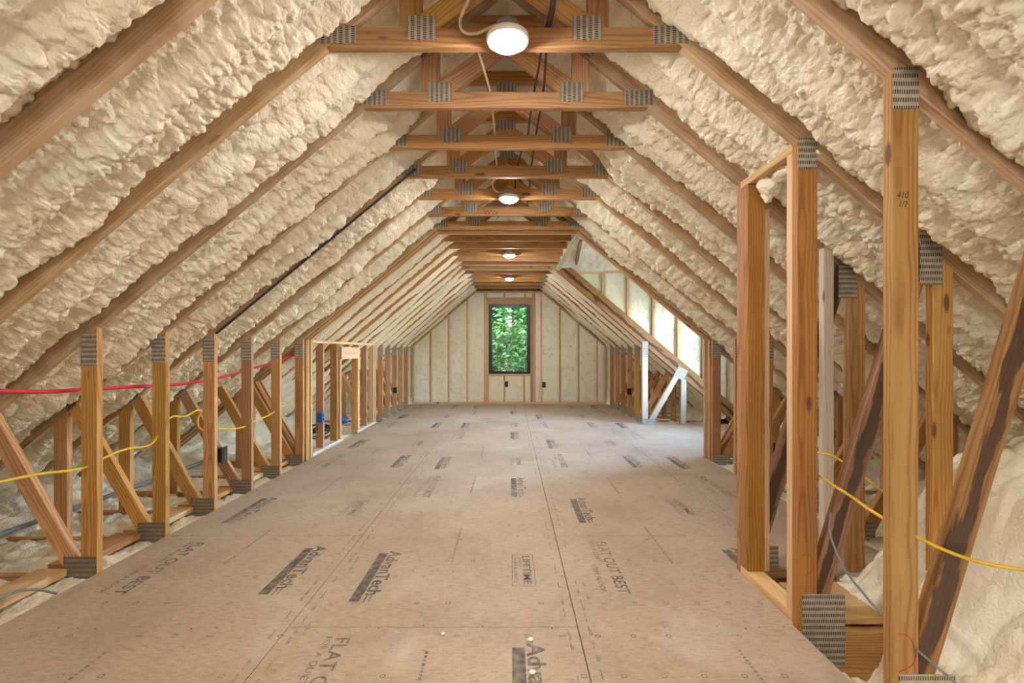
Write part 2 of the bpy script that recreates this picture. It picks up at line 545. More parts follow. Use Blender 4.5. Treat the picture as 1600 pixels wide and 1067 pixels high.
YELLOW = plain('yellow_sheath', (0.72, 0.46, 0.03), 0.4)
CREAMC = plain('white_sheath', (0.72, 0.62, 0.50), 0.45)
RED = plain('red_pipe', (0.62, 0.02, 0.055), 0.35)
GREYC = plain('grey_conduit', (0.20, 0.21, 0.23), 0.45)
DARKC = plain('dark_cable', (0.035, 0.035, 0.04), 0.45)
STEEL = plain('box_steel', (0.35, 0.35, 0.37), 0.4, 0.7)
FRAMEB = plain('black_frame', (0.008, 0.01, 0.014), 0.35)
SHEATH = plain('roof_sheathing', (0.42, 0.30, 0.19), 0.8)
LENS = emit_mat('lamp_lens', (1.0, 0.955, 0.885), LAMP)
GLASS = glass_mat()
REDINK = plain('red_marker', (0.55, 0.03, 0.015), 0.6)
PENINK = plain('pen_ink', (0.03, 0.018, 0.012), 0.6)

# ------------------------------------------------------------------ roof geometry in plan units
AC, AK, ZK = 1122.0, 3212.0, 190.0       # ceiling corner, knee wall, knee height
EAVE = 5620.0
LW = 127.0                               # 2x4 face

class Prof:
    def __init__(self, zc):
        self.zc = zc
        self.m = (zc - ZK) / (AK - AC)
        self.c = 1 / math.sqrt(1 + self.m ** 2)
    def L(self, a): return self.zc - (a - AC) * self.m
    def a_at(self, z): return AC - (z - self.zc) / self.m

def X(side, a): return CX + side * a     # side -1 left, +1 right

# ------------------------------------------------------------------ setting: roof deck, foam, floor, walls
ceiling = empty('ceiling')
tag(ceiling, kind='structure')
floor = empty('floor')
tag(floor, kind='structure')

HV = 0.14 / K                            # rafter depth 2x6, square to the slope

def zc_at(d):
    ds = [-9, 10.5, 11.3, 14.6, 15.4, 16.3, 19.3, 21.5]
    zs = [1915, 1915, 1950, 1950, 1960, 1977, 1998, 2002]
    return float(np.interp(d, ds, zs))

def foam_bay(side, d0, d1, a0, a1, res, seed, cell=0.045, amp=0.034, edge=True, base=0.054):
    w = (d1 - d0) * S
    L = (a1 - a0) * K * 1.3
    nu, nv = max(4, int(L / res)), max(4, int(w / res))
    t = np.linspace(0, 1, nu)[:, None] * np.ones((1, nv))
    v = np.ones((nu, 1)) * np.linspace(0, 1, nv)[None, :]
    d = d0 + (d1 - d0) * v
    a = a0 + (a1 - a0) * t
    zcs = np.interp(d, [d0, d1], [zc_at(d0), zc_at(d1)])
    m = (zcs - ZK) / (AK - AC)
    z = zcs - (a - AC) * m
    c = 1 / np.sqrt(1 + m * m)
    u = t * L + seed * 13.7
    vm = v * w + seed * 5.1
    dist = np.minimum(v, 1 - v) * w
    n_e = vnoise(u * 3.2, v * 0 + seed + np.where(v > .5, 9, 0), seed)
    r = np.full(u.shape, base)
    if edge:
        r = r + 0.060 * np.exp(-(dist / 0.07) ** 2) * (0.25 + 1.15 * n_e)
    r = r - 0.030 * (vnoise(u * 2.2, vm * 6, seed + 1) - .5) * 2
    r = r - 0.025 * np.cos((v + 0.22 * (vnoise(u * 1.3, v * 0, seed + 2) - .5)) * 2 * np.pi * 2.5) * np.clip(dist / 0.08, 0, 1)
    h = blobs(u * 0.85, vm, cell, seed + 5) + 0.5 * blobs(u, vm * 0.9, cell * 0.55, seed + 9)
    h2 = 1.5 * blobs(u * 0.8, vm, cell * 2.3, seed + 15) + 0.35 * h
    q = np.clip((vnoise(u * 1.1 + 3, vm * 2.2, seed + 14) - .42) * 4 + np.clip((1150 - a) / 350, 0, 2), 0, 1)
    h = h * (1 - 0.75 * q) + h2 * 0.75 * q
    mod = 0.7 + 0.75 * vnoise(u * 1.7 + 7, vm * 3, seed + 12)
    r = r - amp * h * mod
    r = np.minimum(r, 0.092 + 0.02 * np.tanh((r - 0.092) / 0.05))
    if edge:
        wv = np.exp(-(dist / 0.03) ** 2)
        r = r * (1 - wv) + np.maximum(r, 0.016) * wv
        r[:, 0] = r[:, -1] = 0.135
    r = r / K
    Xs = CX + side * (a + r * m * c)
    Z = z + r * c
    P = np.stack([Xs * K, d * S, ZC + Z * K], -1)
    return grid_obj('spray_foam', P, FOAM, ceiling)

def deck(side, d0, d1, a0, a1):
    pts = []
    for d in (d0, d1):
        p = Prof(zc_at(d))
        for a in (a0, a1):
            for r in (0.142, 0.165):
                rr = r / K
                pts.append(W(CX + side * (a + rr * p.m * p.c), d, p.L(a) + rr * p.c))
    bm = bmesh.new()
    vs = [bm.verts.new(p) for p in pts]
    for f in ((0, 1, 3, 2), (4, 6, 7, 5), (0, 4, 5, 1), (2, 3, 7, 6), (0, 2, 6, 4), (1, 5, 7, 3)):
        bm.faces.new([vs[i] for i in f])
    return bm_obj('roof_sheathing', bm, SHEATH, ceiling)

TR = [3.03 + i for i in range(8)]                     # full roof trusses in front of the doubled one
GIRD1 = [10.20, 10.285, 10.44]                        # plies of the doubled truss
JOI = [11.29, 12.11, 13.0, 13.83, 14.6]               # plain joist frames
GIRD2 = [15.35, 15.44]
FAR = [16.3, 17.3, 18.3, 19.3, 20.3]
DEND = 21.2
DBACK = -5.0
DORM0, DORM1 = 10.62, 15.62

# left bays
edges = [DBACK, 2.05] + [x for x in TR] + [GIRD1[0]]
def res_for(d):
    return 0.0056 if d < 5.2 else 0.008 if d < 7.2 else 0.012 if d < 10.2 else 0.02
seed = 0
for side in (-1, 1):
    foam_bay(side, DBACK, -0.5, -40, EAVE, 0.05, 90 + side, edge=False, cell=0.12)
    foam_bay(side, -0.5, 2.0, -40, EAVE, 0.018, 94 + side, edge=False, cell=0.055)
    foam_bay(side, 2.0, TR[0], -40, EAVE, 0.0075, 200 + side, cell=0.044, amp=0.040)
    for i in range(7):
        seed += 1
        foam_bay(side, TR[i] + DT, TR[i + 1], -40, EAVE, res_for(TR[i]), seed + 40 * (side + 1), cell=0.036 if i < 4 else 0.042)
    far = [(GIRD1[-1] + DT, JOI[0])] + [(JOI[i] + DT, JOI[i + 1]) for i in range(4)] + [(JOI[4] + DT, GIRD2[0])] if side < 0 else []
    far += [(GIRD2[1] + DT, FAR[0])] + [(FAR[i] + DT, FAR[i + 1]) for i in range(4)] + [(FAR[4] + DT, DEND)]
    for d0, d1 in far:
        seed += 1
        foam_bay(side, d0, d1, -40, EAVE, 0.02, seed + 40 * (side + 1), cell=0.055, amp=0.020, base=0.036)
    if side < 0:
        deck(side, DBACK - .4, DEND + .5, -260, EAVE + 160)
    else:
        deck(side, DBACK - .4, DORM0 + .05, -260, EAVE + 160)
        deck(side, DORM1, DEND + .5, -260, EAVE + 160)
    wbox('fascia_light_stop', (X(side, EAVE + 20), X(side, EAVE + 60)), (DBACK - .4, DEND + .5), (-2300, -1650), SHEATH, ceiling, bevel=0)  # unseen eave board, added to close the shell against outside light
wbox('drywall_light_stop', (-5760, 5760), (DBACK - .4, DEND + .5), (-2300, -2255), plain('drywall', (0.6, 0.58, 0.54), 0.9), floor, bevel=0)  # unseen slab, added to stop daylight leaking up from the ground

# eave foam lying between the bottom chords
def eave_foam(side, d0, d1, a0, a1, res, seed, mound=None, cell=0.10):
    w, L = (d1 - d0) * S, (a1 - a0) * K
    nu, nv = int(L / res), int(w / res)
    a = np.linspace(a0, a1, nu)[:, None] * np.ones((1, nv))
    d = np.ones((nu, 1)) * np.linspace(d0, d1, nv)[None, :]
    u, v = a * K + seed * 3.1, d * S
    z = -1905 + 60 * vnoise(u * 2.3, v * 2.3, seed) + 0.35 * np.clip(a - 4700, 0, 900)
    amp = 70.0
    if mound is not None:
        z = z + mound(a, d)
        amp = 95.0
    z = z + amp * blobs(u, v, cell, seed + 2) + 40 * blobs(u, v, cell * .45, seed + 4)
    P = np.stack([(CX + side * a) * K, d * S, ZC + z * K], -1)
    return grid_obj('eave_foam', P, FOAM, floor)

eave_foam(-1, 2.0, 8.0, 3150, 5900, 0.014, 11)
eave_foam(-1, 8.0, DEND, 3250, 5900, 0.03, 12)
def heap(a, d):
    s = np.clip((a - 2330) / 900.0, 0, 1)
    s = s * s * (3 - 2 * s)
    e = np.clip((5.0 - d) / 0.5, 0, 1)
    e = e * e * (3 - 2 * e)
    return -270 * np.clip((2440 - a) / 150.0, 0, 1) + (1080 * s + 160 * np.clip((a - 3200) / 1500, 0, 1)) * e * (0.82 + 0.36 * vnoise(a * K * 2.1, d * S * 2.1, 77))
eave_foam(1, 2.0, 5.3, 1990, 5900, 0.010, 13, heap, 0.075)
eave_foam(1, 5.3, DORM0, 3250, 5900, 0.02, 14)
eave_foam(1, DORM1, DEND, 3250, 5900, 0.03, 15)

# subfloor panels
def panel(poly):
    bm = bmesh.new()
    n = len(poly)
    cxm = sum(p[0] for p in poly) / n; cdm = sum(p[1] for p in poly) / n
    g = 0.0016
    def sh(p):
        q = W(p[0], p[1], FLOOR)
        q.x += -g if p[0] > cxm else g
        q.y += -g if p[1] > cdm else g
        return q
    top = [bm.verts.new(sh(p)) for p in poly]
    bot = [bm.verts.new(v.co - Vector((0, 0, 0.018))) for v in top]
    bm.faces.new(top)
    bm.faces.new(bot[::-1])
    for i in range(n):
        bm.faces.new((top[i], bot[i], bot[(i + 1) % n], top[(i + 1) % n]))
    bmesh.ops.recalc_face_normals(bm, faces=bm.faces)
    te = [e for e in bm.edges if all(abs(v.co.z - top[0].co.z) < 1e-6 for v in e.verts)]
    bmesh.ops.bevel(bm, geom=te, offset=0.0014, segments=1, affect='EDGES')
    return bm_obj('subfloor_panel', bm, BOARD, floor)

FL, S1, S2, S3, FR = -3232.0, -1396.0, 426.0, 2266.0, 3195.0
ka = [DBACK, 1.03, 6.03, 11.03, 16.03, DEND]
kb = [DBACK, -0.97, 4.03, 9.03, 14.03, 19.03, DEND]
for i in range(5):
    panel([(FL, ka[i]), (S1, ka[i]), (S1, ka[i + 1]), (FL, ka[i + 1])])
for i in range(6):
    panel([(S1, kb[i]), (S2, kb[i]), (S2, kb[i + 1]), (S1, kb[i + 1])])
panel([(S2, DBACK), (1798, DBACK), (1798, 1.03), (S2, 1.03)])
panel([(S2, 1.03), (1798, 1.03), (1798, 4.09), (1945, 4.09), (1945, 5.0), (S3, 5.0), (S3, 6.03), (S2, 6.03)])
for i in range(2, 5):
    panel([(S2, ka[i]), (S3, ka[i]), (S3, ka[i + 1]), (S2, ka[i + 1])])
panel([(S3, 5.0), (FR, 5.0), (FR, 9.03), (S3, 9.03)])
panel([(S3, 9.03), (FR, 9.03), (FR, DORM0 + .04), (4100, DORM0 + .04), (4100, 14.03), (S3, 14.03)])
panel([(S3, 14.03), (4100, 14.03), (4100, GIRD2[0] - .02), (FR, GIRD2[0] - .02), (FR, 19.03), (S3, 19.03)])
panel([(S3, 19.03), (FR, 19.03), (FR, DEND), (S3, DEND)])
panel([(4100, DORM0 + .04), (5560, DORM0 + .04), (5560, GIRD2[0] - .02), (4100, GIRD2[0] - .02)])

# flat blocking boards lying on the bottom chords outside the left posts
for i in range(-1, 7):
    d = 3.03 + i
    wbox('blocking_board', (-3700, -3475), (d + DT + .01, d + .99), (-1760, -1703), WOODP if i % 2 else WOOD, floor, grain='y')
wbox('blocking_board', (1990, 2420), (4.12, 4.75), (-1758, -1712), WOODP, floor, grain='x')

# ------------------------------------------------------------------ printing on the subfloor
def text_mesh(body, size, bold=0.0, sx=1.0, shear=0.0):
    cu = bpy.data.curves.new('lettering', 'FONT')
    cu.body = body
    cu.size = size
    cu.offset = bold
    cu.shear = shear
    cu.resolution_u = 3
    o = bpy.data.objects.new('lettering', cu)
    COL.objects.link(o)
    bpy.context.view_layer.update()
    me = bpy.data.meshes.new_from_object(o)
    bpy.data.objects.remove(o)
    v = np.array([p.co[:] for p in me.vertices])
    f = [list(p.vertices) for p in me.polygons]
    v[:, 0] *= sx
    return v[:, :2], f

class Ink:
    """flat print laid on the floor: text runs towards the camera, letter tops point right"""
    def __init__(self): self.v, self.f = [], []
    def add(self, v, f, X0, d0):
        b = len(self.v)
        p = W(X0, d0, FLOOR)
        for x, y in v:
            self.v.append((p.x + y, p.y - x, p.z + 0.0007))
        self.f += [[b + i for i in q] for q in f]
    def fit(self, body, X0, Xh, d0, d1, bold=0.0, shear=0.0):
        """fit text between depths d0 (far, start) and d1 (near, end), letter height Xh plan units"""
        v, f = text_mesh(body, 0.1, 0.0, 1.0, shear)
        mn, mx = v.min(0), v.max(0)
        L = (d0 - d1) * S
        sc = np.array([L / (mx[0] - mn[0]), Xh * K / 0.0729])
        if bold:
            v, f = text_mesh(body, 0.1, bold, 1.0, shear)
        v = (v - np.array([mn[0], 0.0])) * sc
        self.add(v, f, X0, d0)
    def rect(self, X0, X1, d0, d1):
        b = len(self.v)
        for x, d in ((X0, d0), (X1, d0), (X1, d1), (X0, d1)):
            p = W(x, d, FLOOR)
            self.v.append((p.x, p.y, p.z + 0.0007))
        self.f.append([b, b + 1, b + 2, b + 3])
    def frame(self, X0, X1, d0, d1, t=5):
        td = t * K / S
        self.rect(X0, X1, d0, d0 + td); self.rect(X0, X1, d1 - td, d1)
        self.rect(X0, X0 + t, d0 + td, d1 - td); self.rect(X1 - t, X1, d0 + td, d1 - td)
    def ring(self, X0, d0, r, n=10, t=0.35, sq=False):
        b = len(self.v)
        p = W(X0, d0, FLOOR)
        n = 4 if sq else n
        for i in range(n):
            a = 2 * math.pi * i / n + (math.pi / 4 if sq else 0)
            for q in (r, r * (1 - t)):
                self.v.append((p.x + q * K * math.cos(a), p.y + q * K * math.sin(a), p.z + 0.0008))
        for i in range(n):
            j = (i + 1) % n
            self.f.append([b + 2 * i, b + 2 * j, b + 2 * j + 1, b + 2 * i + 1])
    def build(self, name, mat):
        me = bpy.data.meshes.new(name)
        me.from_pydata(self.v, [], self.f)
        return mesh_obj(name, me, mat, floor)

def logo(X0, dn, df):
    k = Ink()
    k.rect(X0, X0 + 74, dn, df - .05)
    k.fit('AdvanTech', X0 + 88, 105, df, dn + .12, bold=0.0022)
    k.rect(X0 + 100, X0 + 112, dn - .02, dn + .11); k.rect(X0 + 134, X0 + 143, dn + .0, dn + .11)
    k.build('printed_logo', INK)
def slogan(X0, dn, df):
    k = Ink()
    k.fit('FLAT OUT BEST', X0, 92, df, dn, bold=0.0012)
    k.fit('FOR A QUIET', X0 - 62, 40, df + .02, df - .55)
    k.fit('STIFF FLOOR', X0 - 118, 40, dn + .62, dn + .02)
    k.build('printed_slogan', INK)
def boxed(X0, dn, df):
    k = Ink()
    k.frame(X0, X0 + 178, dn, df)
    k.fit('LIFETIME', X0 + 88, 64, df - .04, dn + .04, bold=0.002)
    k.fit('LIMITED', X0 + 52, 24, df - .06, df - .34)
    k.fit('WARRANTY', X0 + 18, 24, df - .06, dn + .06)
    k.build('printed_box', INK)

for k5 in (-1, 0, 1, 2, 3):
    q = 5.0 * k5
    def ok(a, b): return a + q > 2.4 and b + q < DEND - .2
    for x0, a, b in ((-2927, 6.47, 7.6), (-1804, 4.57, 5.69), (-1122, 4.44, 5.55), (12, 7.64, 8.8), (700, 6.48, 7.58), (1846, 4.55, 5.65), (2540, 4.44, 5.55)):
        if ok(a, b) and not (x0 > 1700 and b + q < 5.5) and not (x0 > 2200 and b + q < 6): logo(x0, a + q, b + q)
    for x0, a, b in ((-2850, 4.57, 5.8), (-1050, 7.6, 8.87), (780, 4.58, 5.82), (2610, 7.6, 8.87)):
        if ok(a, b) and not (x0 > 2200 and b + q < 6): slogan(x0, a + q, b + q)
    for x0, a, b in ((-1816, 6.75, 7.45), (15, 4.73, 5.46), (1816, 6.78, 7.53)):
        if ok(a, b): boxed(x0, a + q, b + q)

mk = Ink()
dots = Ink()
r5 = random.Random(5)
def xr(d): return 1780 if d < 5.1 else 3150
for d in [2.9, 3.42, 3.9, 4.41, 4.93, 5.3, 5.9, 6.4, 6.92, 7.4, 8.4, 9.4, 9.92]:
    x = -3120 + r5.uniform(0, 120)
    while x < xr(d):
        t = r5.random()
        if t < .28: mk.ring(x, d, 17)
        elif t < .46: mk.ring(x, d, 22, sq=True)
        elif t < .58: mk.rect(x - 24, x + 24, d - .006, d + .006)
        x += 215
for d in TR + [11.03, 12.03, 13.03, 14.03]:
    x = -3150.0
    while x < xr(d):
        if r5.random() < .62:
            s = r5.uniform(2.5, 5.5)
            xx, dd = x + r5.uniform(-40, 40), d + r5.uniform(-.03, .03)
            dots.rect(xx - s, xx + s, dd - s * K / S, dd + s * K / S)
        x += 118
for sx in (S1, S2, S3):
    for off in (-66, 66, 120):
        d = 3.0
        while d < 15:
            ln = r5.uniform(.02, .16)
            if r5.random() < .68 and not (sx > 2000 and d < 5.2) and not (off == 120 and r5.random() < .6):
                mk.rect(sx + off - 3, sx + off + 3, d, d + ln)
                if r5.random() < .5: mk.rect(sx + off + 8, sx + off + 13, d, d + ln * .6)
            d += ln + r5.uniform(.02, .09)
for cxs in (-2330, -480, 1330):
    d = 3.0
    while d < 12:
        if math.fmod(d, 2.6) < 1.1:
            v = r5.uniform(.012, .035)
            mk.rect(cxs - 9, cxs + 9, d, d + v)
            d += v + .02
        else:
            d += .05
tag(mk.build('printed_mark', INKL), kind='stuff')
tag(dots.build('nail_head', PENINK), kind='stuff')

# ------------------------------------------------------------------ roof trusses
plate_cache = {}
def plate(parent, x0, x1, z0, z1, d, mat, rot=0.0):
    """thin toothed steel plate pressed on the front face of the lumber at depth d"""
    w, h = abs(x1 - x0) * K, abs(z1 - z0) * K
    key = (round(w, 3), round(h, 3), mat.name)
    if key not in plate_cache:
        bm = box_bm(-w / 2, w / 2, -0.0011, 0.0011, -h / 2, h / 2, 0.0004)
        me = bpy.data.meshes.new('connector_plate')
        bm.to_mesh(me); bm.free()
        me.materials.append(mat)
        plate_cache[key] = me
    o = bpy.data.objects.new('connector_plate', plate_cache[key])
    c = W((x0 + x1) / 2, d, (z0 + z1) / 2)
    c.y -= 0.0012
    o.location = c - base_of(parent)
    o.rotation_euler = (0, rot, 0)
    link(o, parent)
    return o

def rafter(root, side, d, p, a0=0.0, a1=EAVE, mat=None, depth=HV):
    hv = depth / p.c
    pts = [(X(side, a0), p.L(a0)), (X(side, a1), p.L(a1)), (X(side, a1), p.L(a1) + hv), (X(side, a0), p.L(a0) + hv)]
    return member('rafter', pts, d, mat or RAFT, root)

def collar(root, d, p, h=LW, aL=None, aR=None, mat=None):
    t = h / p.m
    pts = [(X(-1, AC), p.zc), (X(1, AC), p.zc), (X(1, AC - t), p.zc + h), (X(-1, AC - t), p.zc + h)]
    return member('collar_beam', pts, d, mat or WOOD, root)

def top_webs(root, d, p, plates=True):
    z0 = p.zc + LW
    for s in (-1, 1):
        member('vertical_web', [(X(s, 523), z0), (X(s, 659), z0), (X(s, 659), p.L(659)), (X(s, 523), p.L(523))], d, WOOD, root)
        member('diagonal_web', [(X(s, 412), z0), (X(s, 523), z0), (X(s, 523), z0 + 90), (X(s, 0), z0 + 482), (X(s, 0), z0 + 309)], d, WOOD, root)
        if plates:
            plate(root, X(s, 428), X(s, 614), p.zc + 47, p.zc + 199, d, PLATE_V)
            plate(root, X(s, 936), X(s, 1162), p.zc + 23, p.zc + 136, d, PLATE_V)
            zz = p.L(590) + 40
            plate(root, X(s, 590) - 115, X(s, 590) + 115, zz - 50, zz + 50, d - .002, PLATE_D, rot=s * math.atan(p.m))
    zf = z0 + 486
    af = p.a_at(zf); at = p.a_at(zf + 118)
    member('top_tie', [(X(-1, af), zf), (X(1, af), zf), (X(1, at), zf + 118), (X(-1, at), zf + 118)], d, WOOD, root)
    if plates:
        plate(root, CX - 92, CX + 92, z0 + 394, z0 + 498, d, PLATE_D if False else PLATE_V)

def knee(root, s, d, p, plates=True, mat=None, web=True, wmat=None, AK=AK):
    post = member('knee_post', [(X(s, AK), -1763), (X(s, AK + LW), -1763), (X(s, AK + LW), p.L(AK + LW)), (X(s, AK), p.L(AK))], d, mat or WOOD, root)
    if web:
        k = 1.75
        au = (p.zc + p.m * AC + 1600 + k * 3390) / (k + p.m)
        al = (p.zc + p.m * AC + 1763 + k * 3443) / (k + p.m)
        member('diagonal_web', [(X(s, AK + LW), -1763), (X(s, max(3443, AK + LW + 10)), -1763), (X(s, al), p.L(al)), (X(s, au), p.L(au)), (X(s, AK + LW), -1689)], d, wmat or WOOD, root, axis=(s, k))
        member('vertical_web', [(X(s, 4140), -1763), (X(s, 4267), -1763), (X(s, 4267), p.L(4267)), (X(s, 4140), p.L(4140))], d, wmat or WOOD, root)
    if plates:
        plate(root, X(s, AK - 1), X(s, AK + LW + 1), -112, p.L(AK + LW) + 60, d, PLATE_H if d < 15 else PLATE_H)
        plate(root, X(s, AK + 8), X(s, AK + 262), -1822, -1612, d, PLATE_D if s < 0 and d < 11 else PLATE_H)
        if web:
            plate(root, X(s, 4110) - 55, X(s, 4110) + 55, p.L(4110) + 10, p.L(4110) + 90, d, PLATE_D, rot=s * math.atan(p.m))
    return post

def chord(root, d):
    return member('bottom_chord', [(-5650, -2230), (5600, -2230), (5600, -1764), (-5650, -1764)], d, WOOD, root)

def bump(root, d, p, plates=True):
    """tall posts that stand further in on the right, beside the chase"""
    a = 1844.0
    post = member('tall_post', [(X(1, a), -1763), (X(1, a + LW), -1763), (X(1, a + LW), p.L(a + LW)), (X(1, a), p.L(a))], d, WOODD if 4 < d < 4.1 else WOOD, root)
    k = 3.31
    al = (p.zc + p.m * AC + 1346 + k * 1973) / (k + p.m)
    ar = (p.zc + p.m * AC + 1763 + k * 1979) / (k + p.m)
    member('diagonal_web', [(X(1, a + LW + 1), -1763), (X(1, 1979), -1763), (X(1, ar), p.L(ar)), (X(1, al), p.L(al)), (X(1, a + LW + 1), -1350)], d, WANE, root, axis=(1, k))
    a2 = ar + 2
    member('vertical_web', [(X(1, a2), -1763), (X(1, a2 + 128), -1763), (X(1, a2 + 128), p.L(a2 + 128)), (X(1, a2), p.L(a2))], d, WOOD, root)
    if plates:
        plate(root, X(1, a + 2), X(1, a + LW - 2), 1148, p.L(a + 60) + 75, d, PLATE_H)
        plate(root, X(1, a + 30), X(1, a + 300), -1983, -1527, d, PLATE_H)
        plate(root, X(1, 2616), X(1, 2757), 419, 761, d, PLATE_H)
    return post

truss_words = [
    'nearest roof truss, its tall right post marked 410 1/2 in handwriting',
    'roof truss whose collar beam carries the nearest and largest disc light',
    'roof truss next behind the nearest disc light, its right post doubled with studs',
    'third truss behind the chase, first with a short right knee post, dark knot on the collar',
    'roof truss just before the one with second disc light, black outlet on its left post',
    'roof truss whose collar beam carries the second disc light from the camera',
    'first roof truss beyond the second disc light, its collar just below that light',
    'last single roof truss, standing right against the doubled girder truss',
]
truss_words[3] = 'roof truss with a short right knee post nearest to the tall posts of the chase'
TRUSS = []
for i, d in enumerate(TR):
    p = Prof(1915.0)
    t = empty('roof_truss', W(CX, d, -1763))
    tag(t, truss_words[i], 'truss', 'roof trusses with webs above the collar beam')
    for s in (-1, 1):
        rafter(t, s, d, p)
    collar(t, d, p)
    top_webs(t, d, p)
    lp = knee(t, -1, d, p, AK=AK + 75 if i == 1 else AK)
    rp = bump(t, d, p) if i < 3 else knee(t, 1, d, p)
    chord(t, d)
    TRUSS.append((t, lp, rp))

# the doubled girder truss in front of the joist section
p = Prof(1915.0)
g = empty('girder_truss', W(CX, GIRD1[0], -1763))
tag(g, 'doubled girder truss of three plies framing the near side of the joist section', 'truss')
for i, d in enumerate(GIRD1):
    for s in (-1, 1):
        rafter(g, s, d, p, mat=WOODP if i == 2 else WOOD)
        knee(g, s, d, p, plates=(i == 0), mat=WOODP if i == 2 else WOOD)
    collar(g, d, p, h=LW, mat=WOODP if i == 2 else WOOD)
    if i == 0: top_webs(g, d, p)
    chord(g, d)

# plain joist frames (rafter on the left, joist across to the beam on the right)
ordinal = ['first', 'second', 'middle', 'fourth', 'last']
BEAMX = 1075.0
for i, d in enumerate(JOI):
    p = Prof(1950.0)
    t = empty('joist_frame', W(CX, d, 1950))
    tag(t, '%s of the five plain ceiling joists between the two girder trusses, with its left rafter' % ordinal[i], 'joist', 'plain joist frames in the joist section')
    rafter(t, -1, d, p, a1=4100, mat=WOOD)
    h = 190.0
    member('ceiling_joist', [(X(-1, AC), 1950), (BEAMX, 1950), (BEAMX, 1950 + h), (X(-1, AC - h / p.m), 1950 + h)], d, WOOD, t)
    bar('hanger_brace', W(BEAMX - 10, d + .16, 2040), W(BEAMX - 190, d + .10, 1990), 0.02, 0.045, WOODP, t)

bm_ = empty('header_beam', W(BEAMX, GIRD1[-1], 1950))
tag(bm_, 'foam smeared beam carrying the right ends of the five ceiling joists', 'beam')
wbox('beam_ply', (BEAMX + 2, BEAMX + 58), (GIRD1[-1] + DT, GIRD2[0]), (1945, 2130), GREY, bm_, grain='y')
wbox('beam_ply', (BEAMX + 60, BEAMX + 116), (GIRD1[-1] + DT, GIRD2[0]), (1940, 2125), GREY, bm_, grain='y')

p = Prof(1960.0)
g2 = empty('girder_truss', W(CX, GIRD2[0], -1763))
tag(g2, 'girder truss on the far side of the joist section with dark stained deep right rafter', 'truss')
for i, d in enumerate(GIRD2):
    rafter(g2, -1, d, p)
    rafter(g2, 1, d, p, mat=WANE, depth=0.19 / K)
    collar(g2, d, p, mat=WOODP)
    for s in (-1, 1):
        knee(g2, s, d, p, plates=False, mat=GREY if s > 0 and i == 0 else WOOD, wmat=GREY if s > 0 and i == 0 else WOOD)
    chord(g2, d)
d = GIRD2[0]
plate(g2, X(1, AK - 1), X(1, AK + LW), -140, 240, d, PLATE_W)
plate(g2, X(1, AK + 8), X(1, AK + 330), -1763, -1620, d, PLATE_W)
plate(g2, X(1, 4130) - 130, X(1, 4130) + 130, p.L(4130) - 70, p.L(4130) + 190, d, PLATE_W, rot=math.radians(28))
for s in (-1,):
    plate(g2, X(s, AK - 1), X(s, AK + LW), -112, 150, d, PLATE_H)
for s in (-1, 1):
    plate(g2, X(s, 936), X(s, 1162), p.zc + 23, p.zc + 136, d, PLATE_V)

far_words = ['truss nearest of the five beyond the far girder truss',
             'second of the five trusses beyond the far girder, fourth disc light before it',
             'middle one of the five trusses beyond the far girder truss',
             'fourth of the five trusses beyond the far girder truss',
             'truss nearest to the end wall with the window']
for i, d in enumerate(FAR):
    p = Prof(zc_at(d))
    t = empty('roof_truss', W(CX, d, -1763))
    tag(t, far_words[i], 'truss', 'roof trusses between the joist section and the end wall')
    for s in (-1, 1):
        rafter(t, s, d, p, mat=WOOD)
        knee(t, s, d, p)
        plate(t, X(s, 900), X(s, 1130), p.zc + 20, p.zc + 136, d, PLATE_V)
    collar(t, d, p, h=LW + 20)
    chord(t, d)

# handwriting on lumber
def wall_text(name, body, size, loc, parent, mat, bold=0.0):
    v, f = text_mesh(body, size, bold, 0.85, 0.25)
    me = bpy.data.meshes.new(name)
    me.from_pydata([(x, 0, y) for x, y in v], [], f)
    o = mesh_obj(name, me, mat, None)
    o.parent = parent
    pm = Matrix.Translation(base_of(parent)) if parent.parent is None else (Matrix.Translation(base_of(parent.parent)) @ Matrix.LocRotScale(parent.location, parent.rotation_euler, None))
    o.matrix_local = pm.inverted() @ Matrix.Translation(loc)
    return o
def on_face(x, y, d):
    v = px(x, y, d); v.y -= 0.0008
    return v
wall_text('handwriting', '410', 0.030, on_face(1400, 310, 3.03), TRUSS[0][2], PENINK)
wall_text('handwriting', '1/2', 0.026, on_face(1403, 323, 3.03), TRUSS[0][2], PENINK)

def child_curve(name, pts, r, mat, parent):
    o = tube(name, pts, r, mat)
    o.parent = parent
    pm = Matrix.Translation(base_of(parent.parent)) @ Matrix.LocRotScale(parent.location, parent.rotation_euler, None)
    o.matrix_local = pm.inverted()
    return o
child_curve('marker_line', [on_face(*q, 3.03) for q in ((1402, 990), (1418, 993), (1428, 1010), (1430, 1030), (1420, 1043), (1403, 1050))], 0.0012, REDINK, TRUSS[0][2])
cb = [c_ for c_ in TRUSS[6][0].children if c_.name.startswith('collar_beam')][0]
child_curve('handwriting', [on_face(757 + 2.6 * i_, 331 + (2.2 if i_ % 2 else -2.2), 9.03) for i_ in range(9)], 0.0028, PENINK, cb)
child_curve('marker_line', [on_face(*q, 4.03) for q in ((1252, 868), (1263, 866), (1270, 876), (1268, 893), (1258, 900))], 0.0012, REDINK, TRUSS[1][2])

